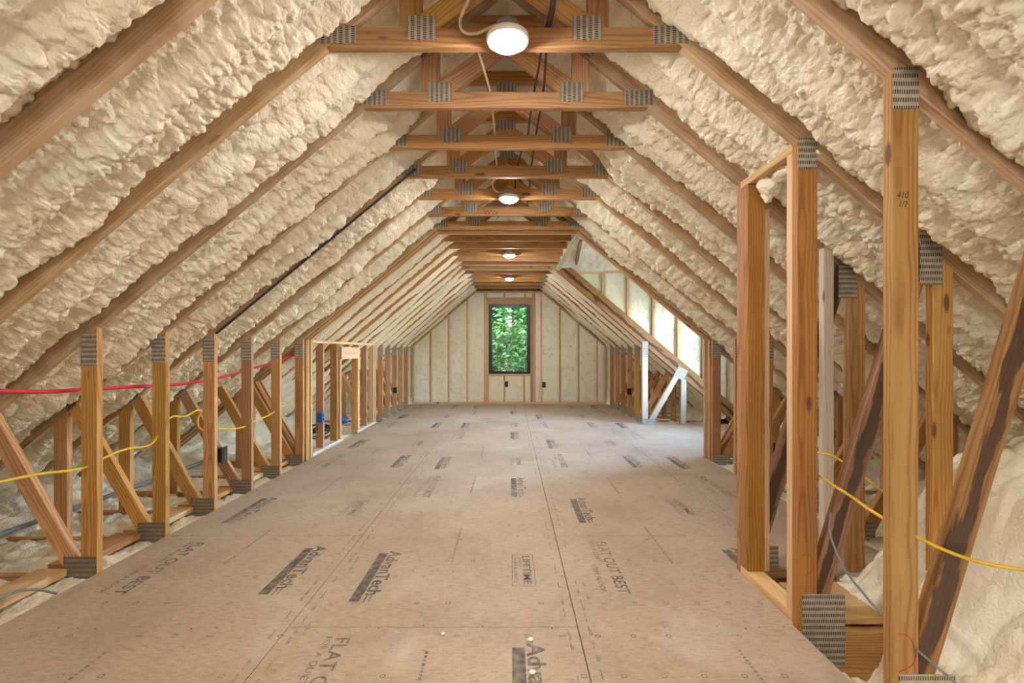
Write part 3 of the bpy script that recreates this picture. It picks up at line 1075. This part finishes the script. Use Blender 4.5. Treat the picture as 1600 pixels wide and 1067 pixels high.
# ------------------------------------------------------------------ framing of the chase on the right
wr = empty('wall_right', W(1809, 4.5, FLOOR))
tag(wr, kind='structure')
wbox('bottom_plate', (1809, 1936), (4.03 + DT + .002, 5.03 - .002), (FLOOR + 1, FLOOR + 58), WOODP, wr, grain='y')
wbox('top_plate', (1809, 1936), (4.03 + DT + .002, 5.03 - .002), (1275, 1330), WOODP, wr, grain='y')
for dd in (4.03 + DT + .002, 5.03 - DT - .002, 5.03 - 2 * DT - .004):
    wbox('stud', (1809, 1938), (dd, dd + DT), (FLOOR + 58, 1274), WOODP if dd < 4.5 else WOODD, wr)
wbox('stud', (1960, 2010), (4.955, 5.028), (FLOOR + 30, 1100), WOODP, wr)
wbox('stud', (2420, 2500), (4.94, 5.02), (-1758, 800), GREY, wr)
wbox('crosspiece', (1938, 2420), (4.96, 5.02), (-1758, -1690), WOOD, wr, grain='x')
# foam that ran down under the top plate
def lump(name, c, r, mat, parent, seed, sub=4):
    bm = bmesh.new()
    bmesh.ops.create_icosphere(bm, subdivisions=sub, radius=1.0)
    pts = np.array([v.co[:] for v in bm.verts])
    q = blobs(pts[:, 0] * .5 + pts[:, 2] * .3 + seed, pts[:, 1] * .5 - pts[:, 2] * .4, 0.22, seed)
    for v, h in zip(bm.verts, q):
        k = 0.78 + 0.35 * h
        v.co = Vector((v.co.x * r[0] * k, v.co.y * r[1] * k, v.co.z * r[2] * k))
    o = bm_obj(name, bm, mat, parent, smooth=True)
    o.location = Vector(c) - (base_of(parent) if parent else Vector())
    return o
lump('foam_drip', W(1925, 4.74, 1232), (0.055, 0.05, 0.055), FOAM, wr, 3)
lump('foam_drip', W(1945, 4.45, 1265), (0.05, 0.12, 0.035), FOAM, wr, 4)
lump('foam_drip', W(1945, 4.25, 1255), (0.045, 0.10, 0.04), FOAM, wr, 5)
lump('foam_drip', W(1915, 4.76, 1180), (0.028, 0.022, 0.05), FOAM, wr, 6)

# ------------------------------------------------------------------ stud wall on the left under the joist frames
wl = empty('wall_left', W(-3247, 13, FLOOR))
tag(wl, kind='structure')
xl = (X(-1, AK + LW), X(-1, AK))
G1B = GIRD1[-1] + DT
wbox('top_plate', xl, (G1B + .01, GIRD2[0] - .01), (140, 188), WOODP, wl, grain='y')
wbox('bottom_plate', (xl[0], xl[1] + 8), (G1B + .01, 12.42), (FLOOR + 1, FLOOR + 58), GREY, wl, grain='y')
wbox('bottom_plate', (xl[0], xl[1] + 8), (13.62, GIRD2[0] - .01), (FLOOR + 1, FLOOR + 58), GREY, wl, grain='y')
for dd, top, mt in ((11.12, 139, WOOD), (12.0, 139, WOOD), (12.25, -155, WOODP), (13.64, -155, WOOD), (13.73, 139, WOODP), (14.46, 139, WOOD), (15.22, 139, WOODP)):
    wbox('stud', xl, (dd, dd + DT), (FLOOR + 59, top), mt, wl)
wbox('header', (xl[0] + 60, xl[1] + 2), (12.34, 13.72), (-35, 88), WOODP, wl, grain='y')
wbox('header', (xl[0] + 60, xl[1] + 2), (12.34, 13.72), (-152, -38), WOODP, wl, grain='y')
wbox('cripple_stud', xl, (12.9, 12.9 + DT), (90, 139), WOODP, wl)

# ------------------------------------------------------------------ end wall with the window
we = empty('wall_back', W(CX, DEND, FLOOR))
tag(we, kind='structure')
pe = Prof(2002.0)
def wtop(x):
    a = abs(x - CX)
    return min(2000.0, pe.L(a)) - 4
WX0, WX1, WZ0, WZ1 = -706, 670, -742, 1556
SD = DEND + 0.19                       # stud depth 3.5 in
def estud(x0, x1, z0=FLOOR + 59, z1=None, name='stud'):
    t0, t1 = (wtop(x0), wtop(x1)) if z1 is None else (z1, z1)
    member(name, [(x0, z0), (x1, z0), (x1, t1 - 50), (x0, t0 - 50)] if z1 is None else [(x0, z0), (x1, z0), (x1, z1), (x0, z1)], DEND, WOODP, we, th=0.089)
member('bottom_plate', [(X(-1, AK), FLOOR + 1), (X(1, AK), FLOOR + 1), (X(1, AK), FLOOR + 58), (X(-1, AK), FLOOR + 58)], DEND, WOODP, we, th=0.089)
member('top_plate', [(X(-1, AC), 1945), (X(1, AC), 1945), (X(1, AC), 1998), (X(-1, AC), 1998)], DEND, WOODP, we, th=0.089)
for s in (-1, 1):
    member('top_plate', [(X(s, AC), pe.L(AC) - 66), (X(s, AK), pe.L(AK) - 66), (X(s, AK), pe.L(AK) - 6), (X(s, AC), pe.L(AC) - 6)], DEND, WOODP, we, th=0.089)
studs_x = [-3247, -2671, -2061, -1450, -870, 790, 1010, 1625, 2240, 2855, 3120]
for x in studs_x:
    estud(x, x + 57)
estud(-812, -755); estud(732, 788)
for x in (-752, 674):
    estud(x, x + 44, FLOOR + 59, 1556, 'jack_stud')
member('window_header', [(-752, 1560), (730, 1560), (730, 1790), (-752, 1790)], DEND, WOODP, we, th=0.089)
member('window_sill_plate', [(-706, -815), (672, -815), (672, -746), (-706, -746)], DEND, WOODP, we, th=0.089)
for x in (-210, 470):
    estud(x, x + 50, 1792, 1943, 'cripple_stud')
for x in (-215, 440):
    estud(x, x + 50, FLOOR + 59, -817, 'cripple_stud')

def wall_foam(x0, x1, z0, ztop, d, seed, parent, res=0.02, rec=0.012):
    nu, nv = max(3, int((x1 - x0) * K / res)), 0
    nv = max(3, int(max((ztop(x0) - z0), (ztop(x1) - z0)) * K / res))
    x = np.linspace(x0, x1, nu)[:, None] * np.ones((1, nv))
    tz = np.array([ztop(q) for q in np.linspace(x0, x1, nu)])[:, None]
    z = z0 + (tz - z0) * np.linspace(0, 1, nv)[None, :]
    u, v = x * K + seed * 2.3, z * K + seed
    e = np.minimum(np.minimum(x - x0, x1 - x), np.minimum(z - z0, tz - z)) * K
    r = rec + 0.012 * np.exp(-e / 0.015) - 0.016 * (vnoise(u * 6, v * 3.5, seed) - .5) - 0.011 * blobs(u, v, 0.08, seed + 1)
    P = np.stack([x * K, d * S + r, ZC + z * K], -1)
    return grid_obj('foam_panel', P, FOAMW, parent)
sx = [-3190, -2671, -2614, -2061, -2004, -1450, -1393, -870, None, 847, 1010, 1067, 1625, 1682, 2240, 2297, 2855, 2912, 3120]
k = 0
pairs = [(-3190, -2671), (-2614, -2061), (-2004, -1450), (-1393, -870), (847, 1010), (1067, 1625), (1682, 2240), (2297, 2855), (2912, 3120)]
for x0, x1 in pairs:
    k += 1
    wall_foam(x0, x1, FLOOR + 58, lambda q: wtop(q) - 52, DEND, k, we)
for x0, x1 in ((-705, -215), (-165, 440), (490, 672)):
    k += 1
    wall_foam(x0, x1, FLOOR + 58, lambda q: -816, DEND, k, we)
for x0, x1 in ((-752, -210), (-160, 470), (520, 730)):
    k += 1
    wall_foam(x0, x1, 1790, lambda q: 1945, DEND, k, we)
# sheathing outside the studs, around the window opening
for q in (((-5700, -2000), (WX0, -2000), (WX0, 3200), (-5700, 3200)), ((WX1, -2000), (5700, -2000), (5700, 3200), (WX1, 3200)),
          ((WX0, -2000), (WX1, -2000), (WX1, WZ0), (WX0, WZ0)), ((WX0, WZ1), (WX1, WZ1), (WX1, 3200), (WX0, 3200))):
    member('wall_sheathing', list(q), SD, SHEATH, we, th=0.012, bevel=0)
# foam in the gable above and beside the framed part
for x0, x1 in ((X(-1, 5500), X(-1, AK + 5)), (X(1, AK + 5), X(1, 5500))):
    wall_foam(x0, x1, -1760, lambda q: max(-1700, pe.L(abs(q - CX)) + 60), DEND + .1, 60 + int(x0 > 0), we, res=0.04)

win = empty('window_1', W(0, DEND, WZ0))
tag(win, 'black framed window in the end wall with green trees outside', kind='structure')
fw = 88.0
for q in (((WX0, WZ0), (WX0 + fw, WZ0), (WX0 + fw, WZ1), (WX0, WZ1)), ((WX1 - fw, WZ0), (WX1, WZ0), (WX1, WZ1), (WX1 - fw, WZ1)),
          ((WX0 + fw, WZ0), (WX1 - fw, WZ0), (WX1 - fw, WZ0 + fw), (WX0 + fw, WZ0 + fw)), ((WX0 + fw, WZ1 - fw - 10), (WX1 - fw, WZ1 - fw - 10), (WX1 - fw, WZ1), (WX0 + fw, WZ1))):
    member('frame', list(q), DEND - .01, FRAMEB, win, th=0.075)
ins = 16
for q in (((WX0 + fw, WZ0 + fw), (WX0 + fw + ins, WZ0 + fw), (WX0 + fw + ins, WZ1 - fw), (WX0 + fw, WZ1 - fw)), ((WX1 - fw - ins, WZ0 + fw), (WX1 - fw, WZ0 + fw), (WX1 - fw, WZ1 - fw), (WX1 - fw - ins, WZ1 - fw))):
    member('sash', list(q), DEND + .04, FRAMEB, win, th=0.04)
member('pane', [(WX0 + fw, WZ0 + fw), (WX1 - fw, WZ0 + fw), (WX1 - fw, WZ1 - fw), (WX0 + fw, WZ1 - fw)], DEND + .10, GLASS, win, th=0.004, bevel=0)

# wall behind the camera
wf_ = empty('wall_front', W(CX, DBACK, FLOOR))
tag(wf_, kind='structure')
member('wall_sheathing', [(-5700, -2000), (5700, -2000), (5700, 3200), (-5700, 3200)], DBACK - .15, SHEATH, wf_, th=0.02, bevel=0)
wall_foam(-5600, 5600, -1760, lambda q: max(-1700, Prof(1915).L(abs(q - CX)) + 60), DBACK - .02, 71, wf_, res=0.08)

# ------------------------------------------------------------------ dormer on the right
dm = empty('wall_dormer', W(3300, 13, FLOOR))
tag(dm, kind='structure')
DW = 5560.0
def dorm_z(d): return 1945 + (2.5 - np.abs(d - (DORM0 + DORM1) / 2)) * F * 0.52
n_u, n_v = 150, 110
xx = np.linspace(-240, DW + 60, n_u)[:, None] * np.ones((1, n_v))
dd = np.ones((n_u, 1)) * np.linspace(DORM0 - .02, DORM1 + .02, n_v)[None, :]
pm_ = Prof(1915.0)
zz = np.maximum(pm_.L(np.abs(xx - CX)) + 60, dorm_z(dd))
uu, vv = xx * K, dd * S
zz = zz - (blobs(uu, vv, 0.10, 21) * 0.03 + blobs(uu, vv, 0.04, 22) * .012 + 0.05 * (vnoise(uu * 3, vv * 3, 23) - .5)) / K
cd = empty('ceiling_dormer', W(3300, 13, 1945)); tag(cd, kind='structure')
grid_obj('spray_foam', np.stack([xx * K, dd * S, ZC + zz * K], -1), FOAMW, cd)
zz2 = zz + 0.16 / K
grid_obj('roof_sheathing', np.stack([xx * K, dd * S, ZC + zz2 * K], -1)[::4, ::4], SHEATH, cd)
bar('rafter', W(1560, 15.1, dorm_z(15.1) - 30), W(1560, 14.1, dorm_z(14.1) - 30), 0.038, 0.12, WOOD, cd)
bar('rafter', W(2500, 15.1, dorm_z(15.1) - 30), W(2500, 14.1, dorm_z(14.1) - 30), 0.038, 0.12, WOOD, cd)
bar('plate', W(1560, DORM1 - .05, 1925), W(DW, DORM1 - .05, 1925), 0.089, 0.04, WOODP, cd)
# far cheek: studs and foam above the girder's rafter
p2 = Prof(1960.0)
def cheek_low(x): return p2.L(x - CX) + 225
step = 612
x = 1610.0
cs = []
while x < DW:
    cs.append(x); x += step
for i, x in enumerate(cs):
    z0 = cheek_low(x) - 40
    wbox('stud', (x, x + 57), (DORM1 - .10, DORM1 + .03), (z0, 1900), WOODP, dm)
for i in range(len(cs)):
    x0 = cs[i] + 57; x1 = cs[i + 1] if i + 1 < len(cs) else DW
    zlo = lambda q: cheek_low(q)
    nu, nv = 26, 60
    gx = np.linspace(x0, x1, nu)[:, None] * np.ones((1, nv))
    lo = cheek_low(gx) - 60
    gz = lo + (1915 - lo) * np.linspace(0, 1, nv)[None, :]
    u, v = gx * K + i, gz * K
    e = np.minimum(gx - x0, x1 - gx) * K
    r = DORM1 * S - 0.012 + 0.014 * np.exp(-e / 0.015) - 0.02 * (vnoise(u * 5, v * 3, 40 + i) - .5) - 0.008 * blobs(u, v, 0.09, 41 + i)
    grid_obj('foam_panel', np.stack([gx * K, r, ZC + gz * K], -1), FOAMW, dm)
member('cheek_sheathing', [(1300, cheek_low(1300) - 100), (DW + 60, cheek_low(DW) - 200), (DW + 60, 3000), (1300, 3000)], DORM1 + .04, SHEATH, dm, th=0.012, bevel=0)
member('cheek_sheathing', [(1200, Prof(1915).L(1200) + 120), (DW + 60, Prof(1915).L(DW) - 100), (DW + 60, 3000), (1200, 3000)], DORM0 - .02, SHEATH, dm, th=0.012, bevel=0)
nu, nv = 60, 60
gx = np.linspace(1300, DW, nu)[:, None] * np.ones((1, nv)); lo = Prof(1915).L(gx - CX) + 160
gz = lo + (1960 - lo) * np.linspace(0, 1, nv)[None, :]
grid_obj('foam_panel', np.stack([gx * K, DORM0 * S + 0.03 - 0.02 * vnoise(gx * K * 6, gz * K * 6, 9), ZC + gz * K], -1), FOAMW, dm)
# front wall of the dormer with its window opening
DWIN = (11.55, 14.75, -950, 1450)
for dd0, dd1, z0, z1 in ((DORM0 - .1, DWIN[0], -2000, 3000), (DWIN[1], DORM1 + .1, -2000, 3000), (DWIN[0], DWIN[1], -2000, DWIN[2]), (DWIN[0], DWIN[1], DWIN[3], 3000)):
    wbox('front_panel', (DW + 2, DW + 80), (dd0, dd1), (z0, z1), FOAMW, dm, bevel=0)
w2 = empty('window_2', W(DW, 13, DWIN[2])); tag(w2, kind='structure')
for dd0, dd1, z0, z1 in ((DWIN[0], DWIN[0] + .09, DWIN[2], DWIN[3]), (DWIN[1] - .09, DWIN[1], DWIN[2], DWIN[3]), (DWIN[0] + .09, DWIN[1] - .09, DWIN[2], DWIN[2] + 70), (DWIN[0] + .09, DWIN[1] - .09, DWIN[3] - 70, DWIN[3]), (13.1, 13.2, DWIN[2] + 70, DWIN[3] - 70)):
    wbox('frame', (DW + 20, DW + 90), (dd0, dd1), (z0, z1), FRAMEB, w2, bevel=0.001)
for dd0, dd1 in ((DWIN[0] + .09, 13.1), (13.2, DWIN[1] - .09)):
    wbox('pane', (DW + 50, DW + 56), (dd0, dd1), (DWIN[2] + 70, DWIN[3] - 70), GLASS, w2, bevel=0)

# ------------------------------------------------------------------ ceiling lights
def lathe_bm(prof, n=40):
    bm = bmesh.new()
    rings = []
    for r, z in prof:
        if r < 1e-6:
            rings.append([bm.verts.new((0, 0, z))])
        else:
            rings.append([bm.verts.new((r * math.cos(2 * math.pi * i / n), r * math.sin(2 * math.pi * i / n), z)) for i in range(n)])
    for a, b in zip(rings, rings[1:]):
        for i in range(n):
            j = (i + 1) % n
            if len(a) == 1: bm.faces.new((a[0], b[i], b[j]))
            elif len(b) == 1: bm.faces.new((a[i], b[0], a[j]))
            else: bm.faces.new((a[i], b[i], b[j], a[j]))
    return bm

def disc_light(X0, d, z, label, box_back):
    t = empty('ceiling_light', W(X0, d, z))
    tag(t, label, 'light', 'round disc ceiling lights')
    bm_obj('trim_ring', lathe_bm([(0.0, 0.018), (0.070, 0.018), (0.084, 0.012), (0.087, 0.0), (0.085, -0.008), (0.076, -0.011), (0.070, -0.007)]), WHITE, t, True)
    bm_obj('lens', lathe_bm([(0.0705, -0.006), (0.066, -0.018), (0.054, -0.027), (0.032, -0.033), (0.0, -0.035)]), LENS, t, True)
    b = bm_obj('junction_box', lathe_bm([(0.0, 0.062), (0.048, 0.062), (0.050, 0.058), (0.050, 0.018), (0.0, 0.018)], 8), STEEL, t)
    s = bm_obj('mounting_strap', box_bm(-0.03, 0.03, 0.03, box_back, 0.03, 0.055, 0.002), STEEL, t)
    return t
disc_light(-14, 3.86, 1880, 'nearest and largest round white disc light, lit, under the first full collar beam', (4.03 - 3.86) * S)
disc_light(-14, 7.86, 1880, 'second lit disc light from the camera, with a white cable looped beside it', (8.03 - 7.86) * S)
disc_light(-14, 12.74, 1915, 'lit disc light under the plain joists, third from the camera', (13.0 - 12.74) * S)
disc_light(-14, 17.1, 1945, 'farthest and smallest lit disc light, close to the end wall', (17.3 - 17.1) * S)
disc_light(-14, -0.2, 1880, 'unseen lit disc light added over the near part of the attic', 0.04)  # out of view, added to carry the row of lamps over the camera
disc_light(-14, -3.2, 1880, 'unseen lit disc light added beside the wall behind the camera', 0.04)  # another added lamp out of view, lights the near part from behind

# ------------------------------------------------------------------ cables and pipes
def cable(name, pts, r, mat, label, cat='cable'):
    o = tube(name, pts, r, mat)
    tag(o, label, cat)
    return o
cable('water_pipe', [px(-60, 612, 3450 / 857), px(0, 611, 4.33), px(70, 612, 4.75), px(140, 608, 5.25), px(195, 605, 5.75), px(250, 602, 6.3), px(290, 599, 6.8), px(330, 593, 7.39), px(390, 577, 8.48), px(437, 563, 9.58), px(470, 551, 10.5)], 0.0105, RED, 'red plastic water pipe running along the left side behind the knee posts', 'pipe')
Y_ = 3325.0
def yl(x, y, o=0): return px(x, y, (Y_ + o) / (VX - x))
cable('electric_cable', [yl(-40, 764), yl(0, 753), yl(60, 741), yl(121, 733), yl(140, 728), yl(158, 718), yl(200, 701, 40), yl(236, 694), yl(250, 675), yl(264, 654), yl(290, 650, 40), yl(313, 641), yl(309, 655, 60), yl(312, 669, 60), yl(340, 670), yl(377, 668), yl(398, 658), yl(423, 647), yl(443, 634), yl(460, 632)], 0.0065, YELLOW, 'yellow electric cable threaded through the left knee posts')
cable('electric_cable', [px(1600 + 60, 893, 2.72), px(1600, 890, 2.8), px(1531, 878, 2.9), px(1480, 861, 2.97), px(1437, 841, 3.03), px(1405, 825, 3.08), px(1379, 809, 3.15), px(1330, 776, 3.6), px(1278, 742, 4.1), px(1262, 730, 4.25)], 0.0055, YELLOW, 'thick yellow electric cable sagging past the nearest tall right post')
cable('electric_cable', [px(1258, 700, 4.8), px(1279, 707, 4.7), px(1300, 712, 4.6), px(1325, 727, 4.5), px(1350, 745, 4.35), px(1377, 765, 4.2), px(1405, 780, 4.1)], 0.0055, YELLOW, 'short yellow cable behind the slanting bark-edged web on the right')
cable('electric_cable', [px(1298, 800, 4.0), px(1296, 825, 3.98), px(1305, 858, 3.9), px(1321, 890, 3.8), px(1350, 928, 3.5), px(1379, 961, 3.2), px(1410, 992, 3.12), px(1437, 1019, 3.0), px(1465, 1043, 2.95), px(1490, 1064, 2.9), px(1530, 1100, 2.8)], 0.004, GREYC, 'thin grey cable hanging past the base of the tall right posts')
cable('conduit', [W(-4700, 4.5, -1690), W(-4720, 6, -1694), W(-4690, 7.5, -1690), W(-4715, 9, -1695), W(-4700, 10.4, -1690)], 0.016, GREYC, 'grey conduit lying on the chords in the left eave', 'conduit')
cable('electric_cable', [px(-30, 960, 4.2), px(0, 938, 4.3), px(20, 926, 4.4), px(50, 921, 4.5), px(90, 927, 4.6)], 0.006, GREYC, 'pale grey cable end lying on a blocking board at the left edge')
cable('electric_cable', [px(742, -30, 3.95), px(732, 0, 3.97), px(719, 36, 3.98), px(725, 50, 3.98), px(745, 52, 3.99), px(760, 46, 3.98), px(774, 40, 3.93), px(784, 44, 3.86)], 0.0065, CREAMC, 'white cable looping down to the nearest disc light')
cable('electric_cable', [W(-250, 4.15, 2050), W(-214, 4.4, 2049), W(-175, 4.8, 2040), W(-155, 5.07, 2050), W(-146, 5.6, 2038), W(-144, 6.07, 2050), W(-150, 6.6, 2036), W(-147, 7.07, 2050), W(-170, 7.5, 2046), W(-215, 7.8, 2040), W(-190, 7.88, 1985), W(-110, 7.9, 1960), W(-55, 7.88, 1978)], 0.006, CREAMC, 'white cable lying on the collar beams and looping to the second disc light')
cable('electric_cable', [W(262, 3.85, 2180), W(240, 4.0, 2080), W(225, 4.1, 2052), W(205, 4.6, 2040), W(190, 5.07, 2050), W(172, 5.6, 2036), W(165, 6.07, 2050), W(110, 6.6, 2036), W(80, 7.07, 2050), W(60, 8.1, 2050), W(60, 9.1, 2050)], 0.0062, DARKC, 'black cable lying on the collar beams, left one of two running together')
cable('electric_cable', [W(285, 3.85, 2200), W(262, 4.0, 2082), W(248, 4.1, 2052), W(262, 5.07, 2050), W(245, 6.07, 2050), W(238, 7.07, 2050), W(242, 8.1, 2050), W(236, 9.1, 2050)], 0.0062, DARKC, 'black cable lying on the collar beams, right one of two running together')
pk = Prof(1915.0)
cable('conduit', [W(X(-1, a_), 7.02, pk.L(a_) - 14) for a_ in (3190, 2700, 2200, 1700, 1300, 1000)], 0.009, DARKC, 'dark conduit clipped under a left rafter, running up to the ceiling', 'conduit')

# ------------------------------------------------------------------ outlet boxes
def outlet(c, facing, label, mat, face=BLACK):
    """duplex outlet in a box; facing 'x' (into the room) or 'y' (to the camera)"""
    t = empty('outlet_box', c)
    tag(t, label, 'outlet')
    def part(name, x0, x1, y0, y1, z0, z1, m, parent=t, bev=0.002):
        if facing == 'y':
            return bm_obj(name, box_bm(x0, x1, y0, y1, z0, z1, bev), m, parent)
        s = 1 if facing == 'x' else -1
        return bm_obj(name, box_bm(min(-y0 * s, -y1 * s), max(-y0 * s, -y1 * s), x0, x1, z0, z1, bev), m, parent)
    part('box_body', -0.03, 0.03, 0.0, 0.06, -0.052, 0.052, mat)
    part('cover_plate', -0.036, 0.036, -0.006, 0.0, -0.06, 0.06, face)
    for z in (-0.022, 0.022):
        part('receptacle', -0.017, 0.017, -0.010, -0.006, z - 0.015, z + 0.015, DARKC, t, 0.004)
    return t
outlet(W(-3215, 7.19, -1160), 'x', 'black duplex outlet box on the left knee post, nearest of the outlets', BLACK)
outlet(W(-3235, 11.06, -1140), 'x', 'blue outlet box on the first stud of the left stud wall', BLUE, BLUE)
outlet(W(-3235, 18.25, -1100), 'x', 'black outlet box on a far left knee post near the end wall', BLACK)
outlet(W(-120, DEND - .005, -1085), 'y', 'black outlet box directly under the end window', BLACK)
outlet(W(1120, DEND - .005, -1105), 'y', 'black outlet box on the end wall to the right of the window', BLACK)
outlet(W(3165, 17.25, -1080), '-x', 'black outlet box on a far right knee post by the dormer', BLACK)
outlet(W(3290, 8.08, -1240), 'y', 'black outlet box on a right knee post seen between the chase studs', BLACK)

# ------------------------------------------------------------------ things in the left eave behind the door opening, scraps on the floor
c = W(-3900, 13.6, -1500)
coil = empty('cable_coil', W(-3950, 13.3, -1700))
tag(coil, 'coil of black cable in the left eave behind the small door opening', 'cable')
for j in range(5):
    pts = [W(-3950 + 260 * math.cos(q * math.pi / 4 + j * .3), 13.3 + .22 * math.sin(q * math.pi / 4), -1690 + j * 26 + 90 * math.sin(q * math.pi / 4 + j)) for q in range(8)]
    tube('cable_loop', [p_ - coil.location for p_ in pts], 0.009, BLACK, coil, 2, True)
bag = lump('plastic_bag', W(-3800, 14.5, -1560), (0.10, 0.07, 0.05), BLUE, None, 9, 3)
tag(bag, 'small blue plastic bag lying in the left eave behind the door opening', 'bag')
for (x, y, s, lab) in ((829, 1001, 9, 'white foam crumb on the floor, nearest the long cross seam'), (832, 1052, 10, 'white foam crumb lying on the printed logo at the bottom edge'), (692, 992, 6, 'tiny white foam crumb left of the middle seam')):
    d = -FLOOR / (y - VY)
    o = lump('foam_crumb', W((x - VX) * d, d, FLOOR + 8), (s * d * K * .6, s * d * K * .5, 0.006), WHITE, None, x % 13, 2)
    tag(o, lab, 'scrap')

# ------------------------------------------------------------------ outside: ground and trees
gr = bm_obj('ground', box_bm(-40, 40, -30, 60, -3.6, -3.5), plain('gravel_ground', (0.13, 0.14, 0.10), 0.9, noise=.3, scale=3))
tag(gr, kind='structure')
LEAF = [leaf_mat('leaf_bright', (0.005, 0.032, 0.006), (0.030, 0.090, 0.018)), leaf_mat('leaf_deep', (0.004, 0.024, 0.007), (0.02, 0.062, 0.016))]
BARK = plain('tree_bark', (0.10, 0.075, 0.05), 0.9, noise=.4, scale=12)
def tree(x, y, zb, h, r, n, mat, label, seed, lf=1.0):
    rr = random.Random(seed)
    t = empty('tree', (x, y, zb))
    tag(t, label, 'tree', 'trees outside the end window')
    bmk = lathe_bm([(0.0, 0), (0.20, 0), (0.15, h * .3), (0.11, h * .6), (0.04, h * .95), (0.0, h * .97)], 10)
    bm_obj('trunk', bmk, BARK, t, True)
    for k in range(9):
        z0 = h * rr.uniform(.35, .85); a = rr.uniform(0, 6.28); L = r * rr.uniform(.5, .95)
        tube('branch', [Vector((0, 0, z0)), Vector((math.cos(a) * L * .5, math.sin(a) * L * .5, z0 + L * .3)), Vector((math.cos(a) * L, math.sin(a) * L, z0 + L * .45))], 0.03, BARK, t, 2)
    v, f = [], []
    clumps = []
    for k in range(70):
        while True:
            q = Vector((rr.uniform(-1, 1), rr.uniform(-1, 1), rr.uniform(-1, 1)))
            if q.length < 1: break
        q = q.normalized() * (q.length ** .45)
        clumps.append(Vector((q.x * r, q.y * r, h * .60 + q.z * h * .42)))
    for k in range(n):
        c = rr.choice(clumps)
        p_ = c + Vector((rr.gauss(0, .32), rr.gauss(0, .32), rr.gauss(0, .26)))
        nrm = Vector((rr.gauss(0, .7), rr.gauss(0, .7), 1)).normalized()
        ax = nrm.orthogonal().normalized(); ax.rotate(Matrix.Rotation(rr.uniform(0, 6.28), 3, nrm))
        sd = nrm.cross(ax)
        s = rr.uniform(.055, .11) * lf
        b = len(v)
        v += [p_ - ax * s, p_ + sd * s * .5 + nrm * s * .18, p_ + ax * s - nrm * s * .2, p_ - sd * s * .5 + nrm * s * .18]
        f += [(b, b + 1, b + 2), (b, b + 2, b + 3)]
    me = bpy.data.meshes.new('foliage')
    me.from_pydata(v, [], f)
    o = mesh_obj('foliage', me, mat, t)
    o['kind'] = 'stuff'
yb = DEND * S
tree(-0.05, yb + 3.4, -3.5, 7.6, 1.5, 26000, LEAF[0], 'bright green tree filling the end window', 1)
tree(0.3, yb + 9.2, -3.5, 10.5, 2.3, 34000, LEAF[1], 'taller darker tree showing through gaps behind the bright tree in the window', 3, 1.6)
tree(-4.9, yb + 4.2, -3.5, 8.0, 1.6, 6000, LEAF[0], 'tree outside beyond the left edge of the end window', 4)
tree(5.0, yb + 4.4, -3.5, 8.0, 1.6, 6000, LEAF[0], 'tree outside beyond the right edge of the end window', 5)
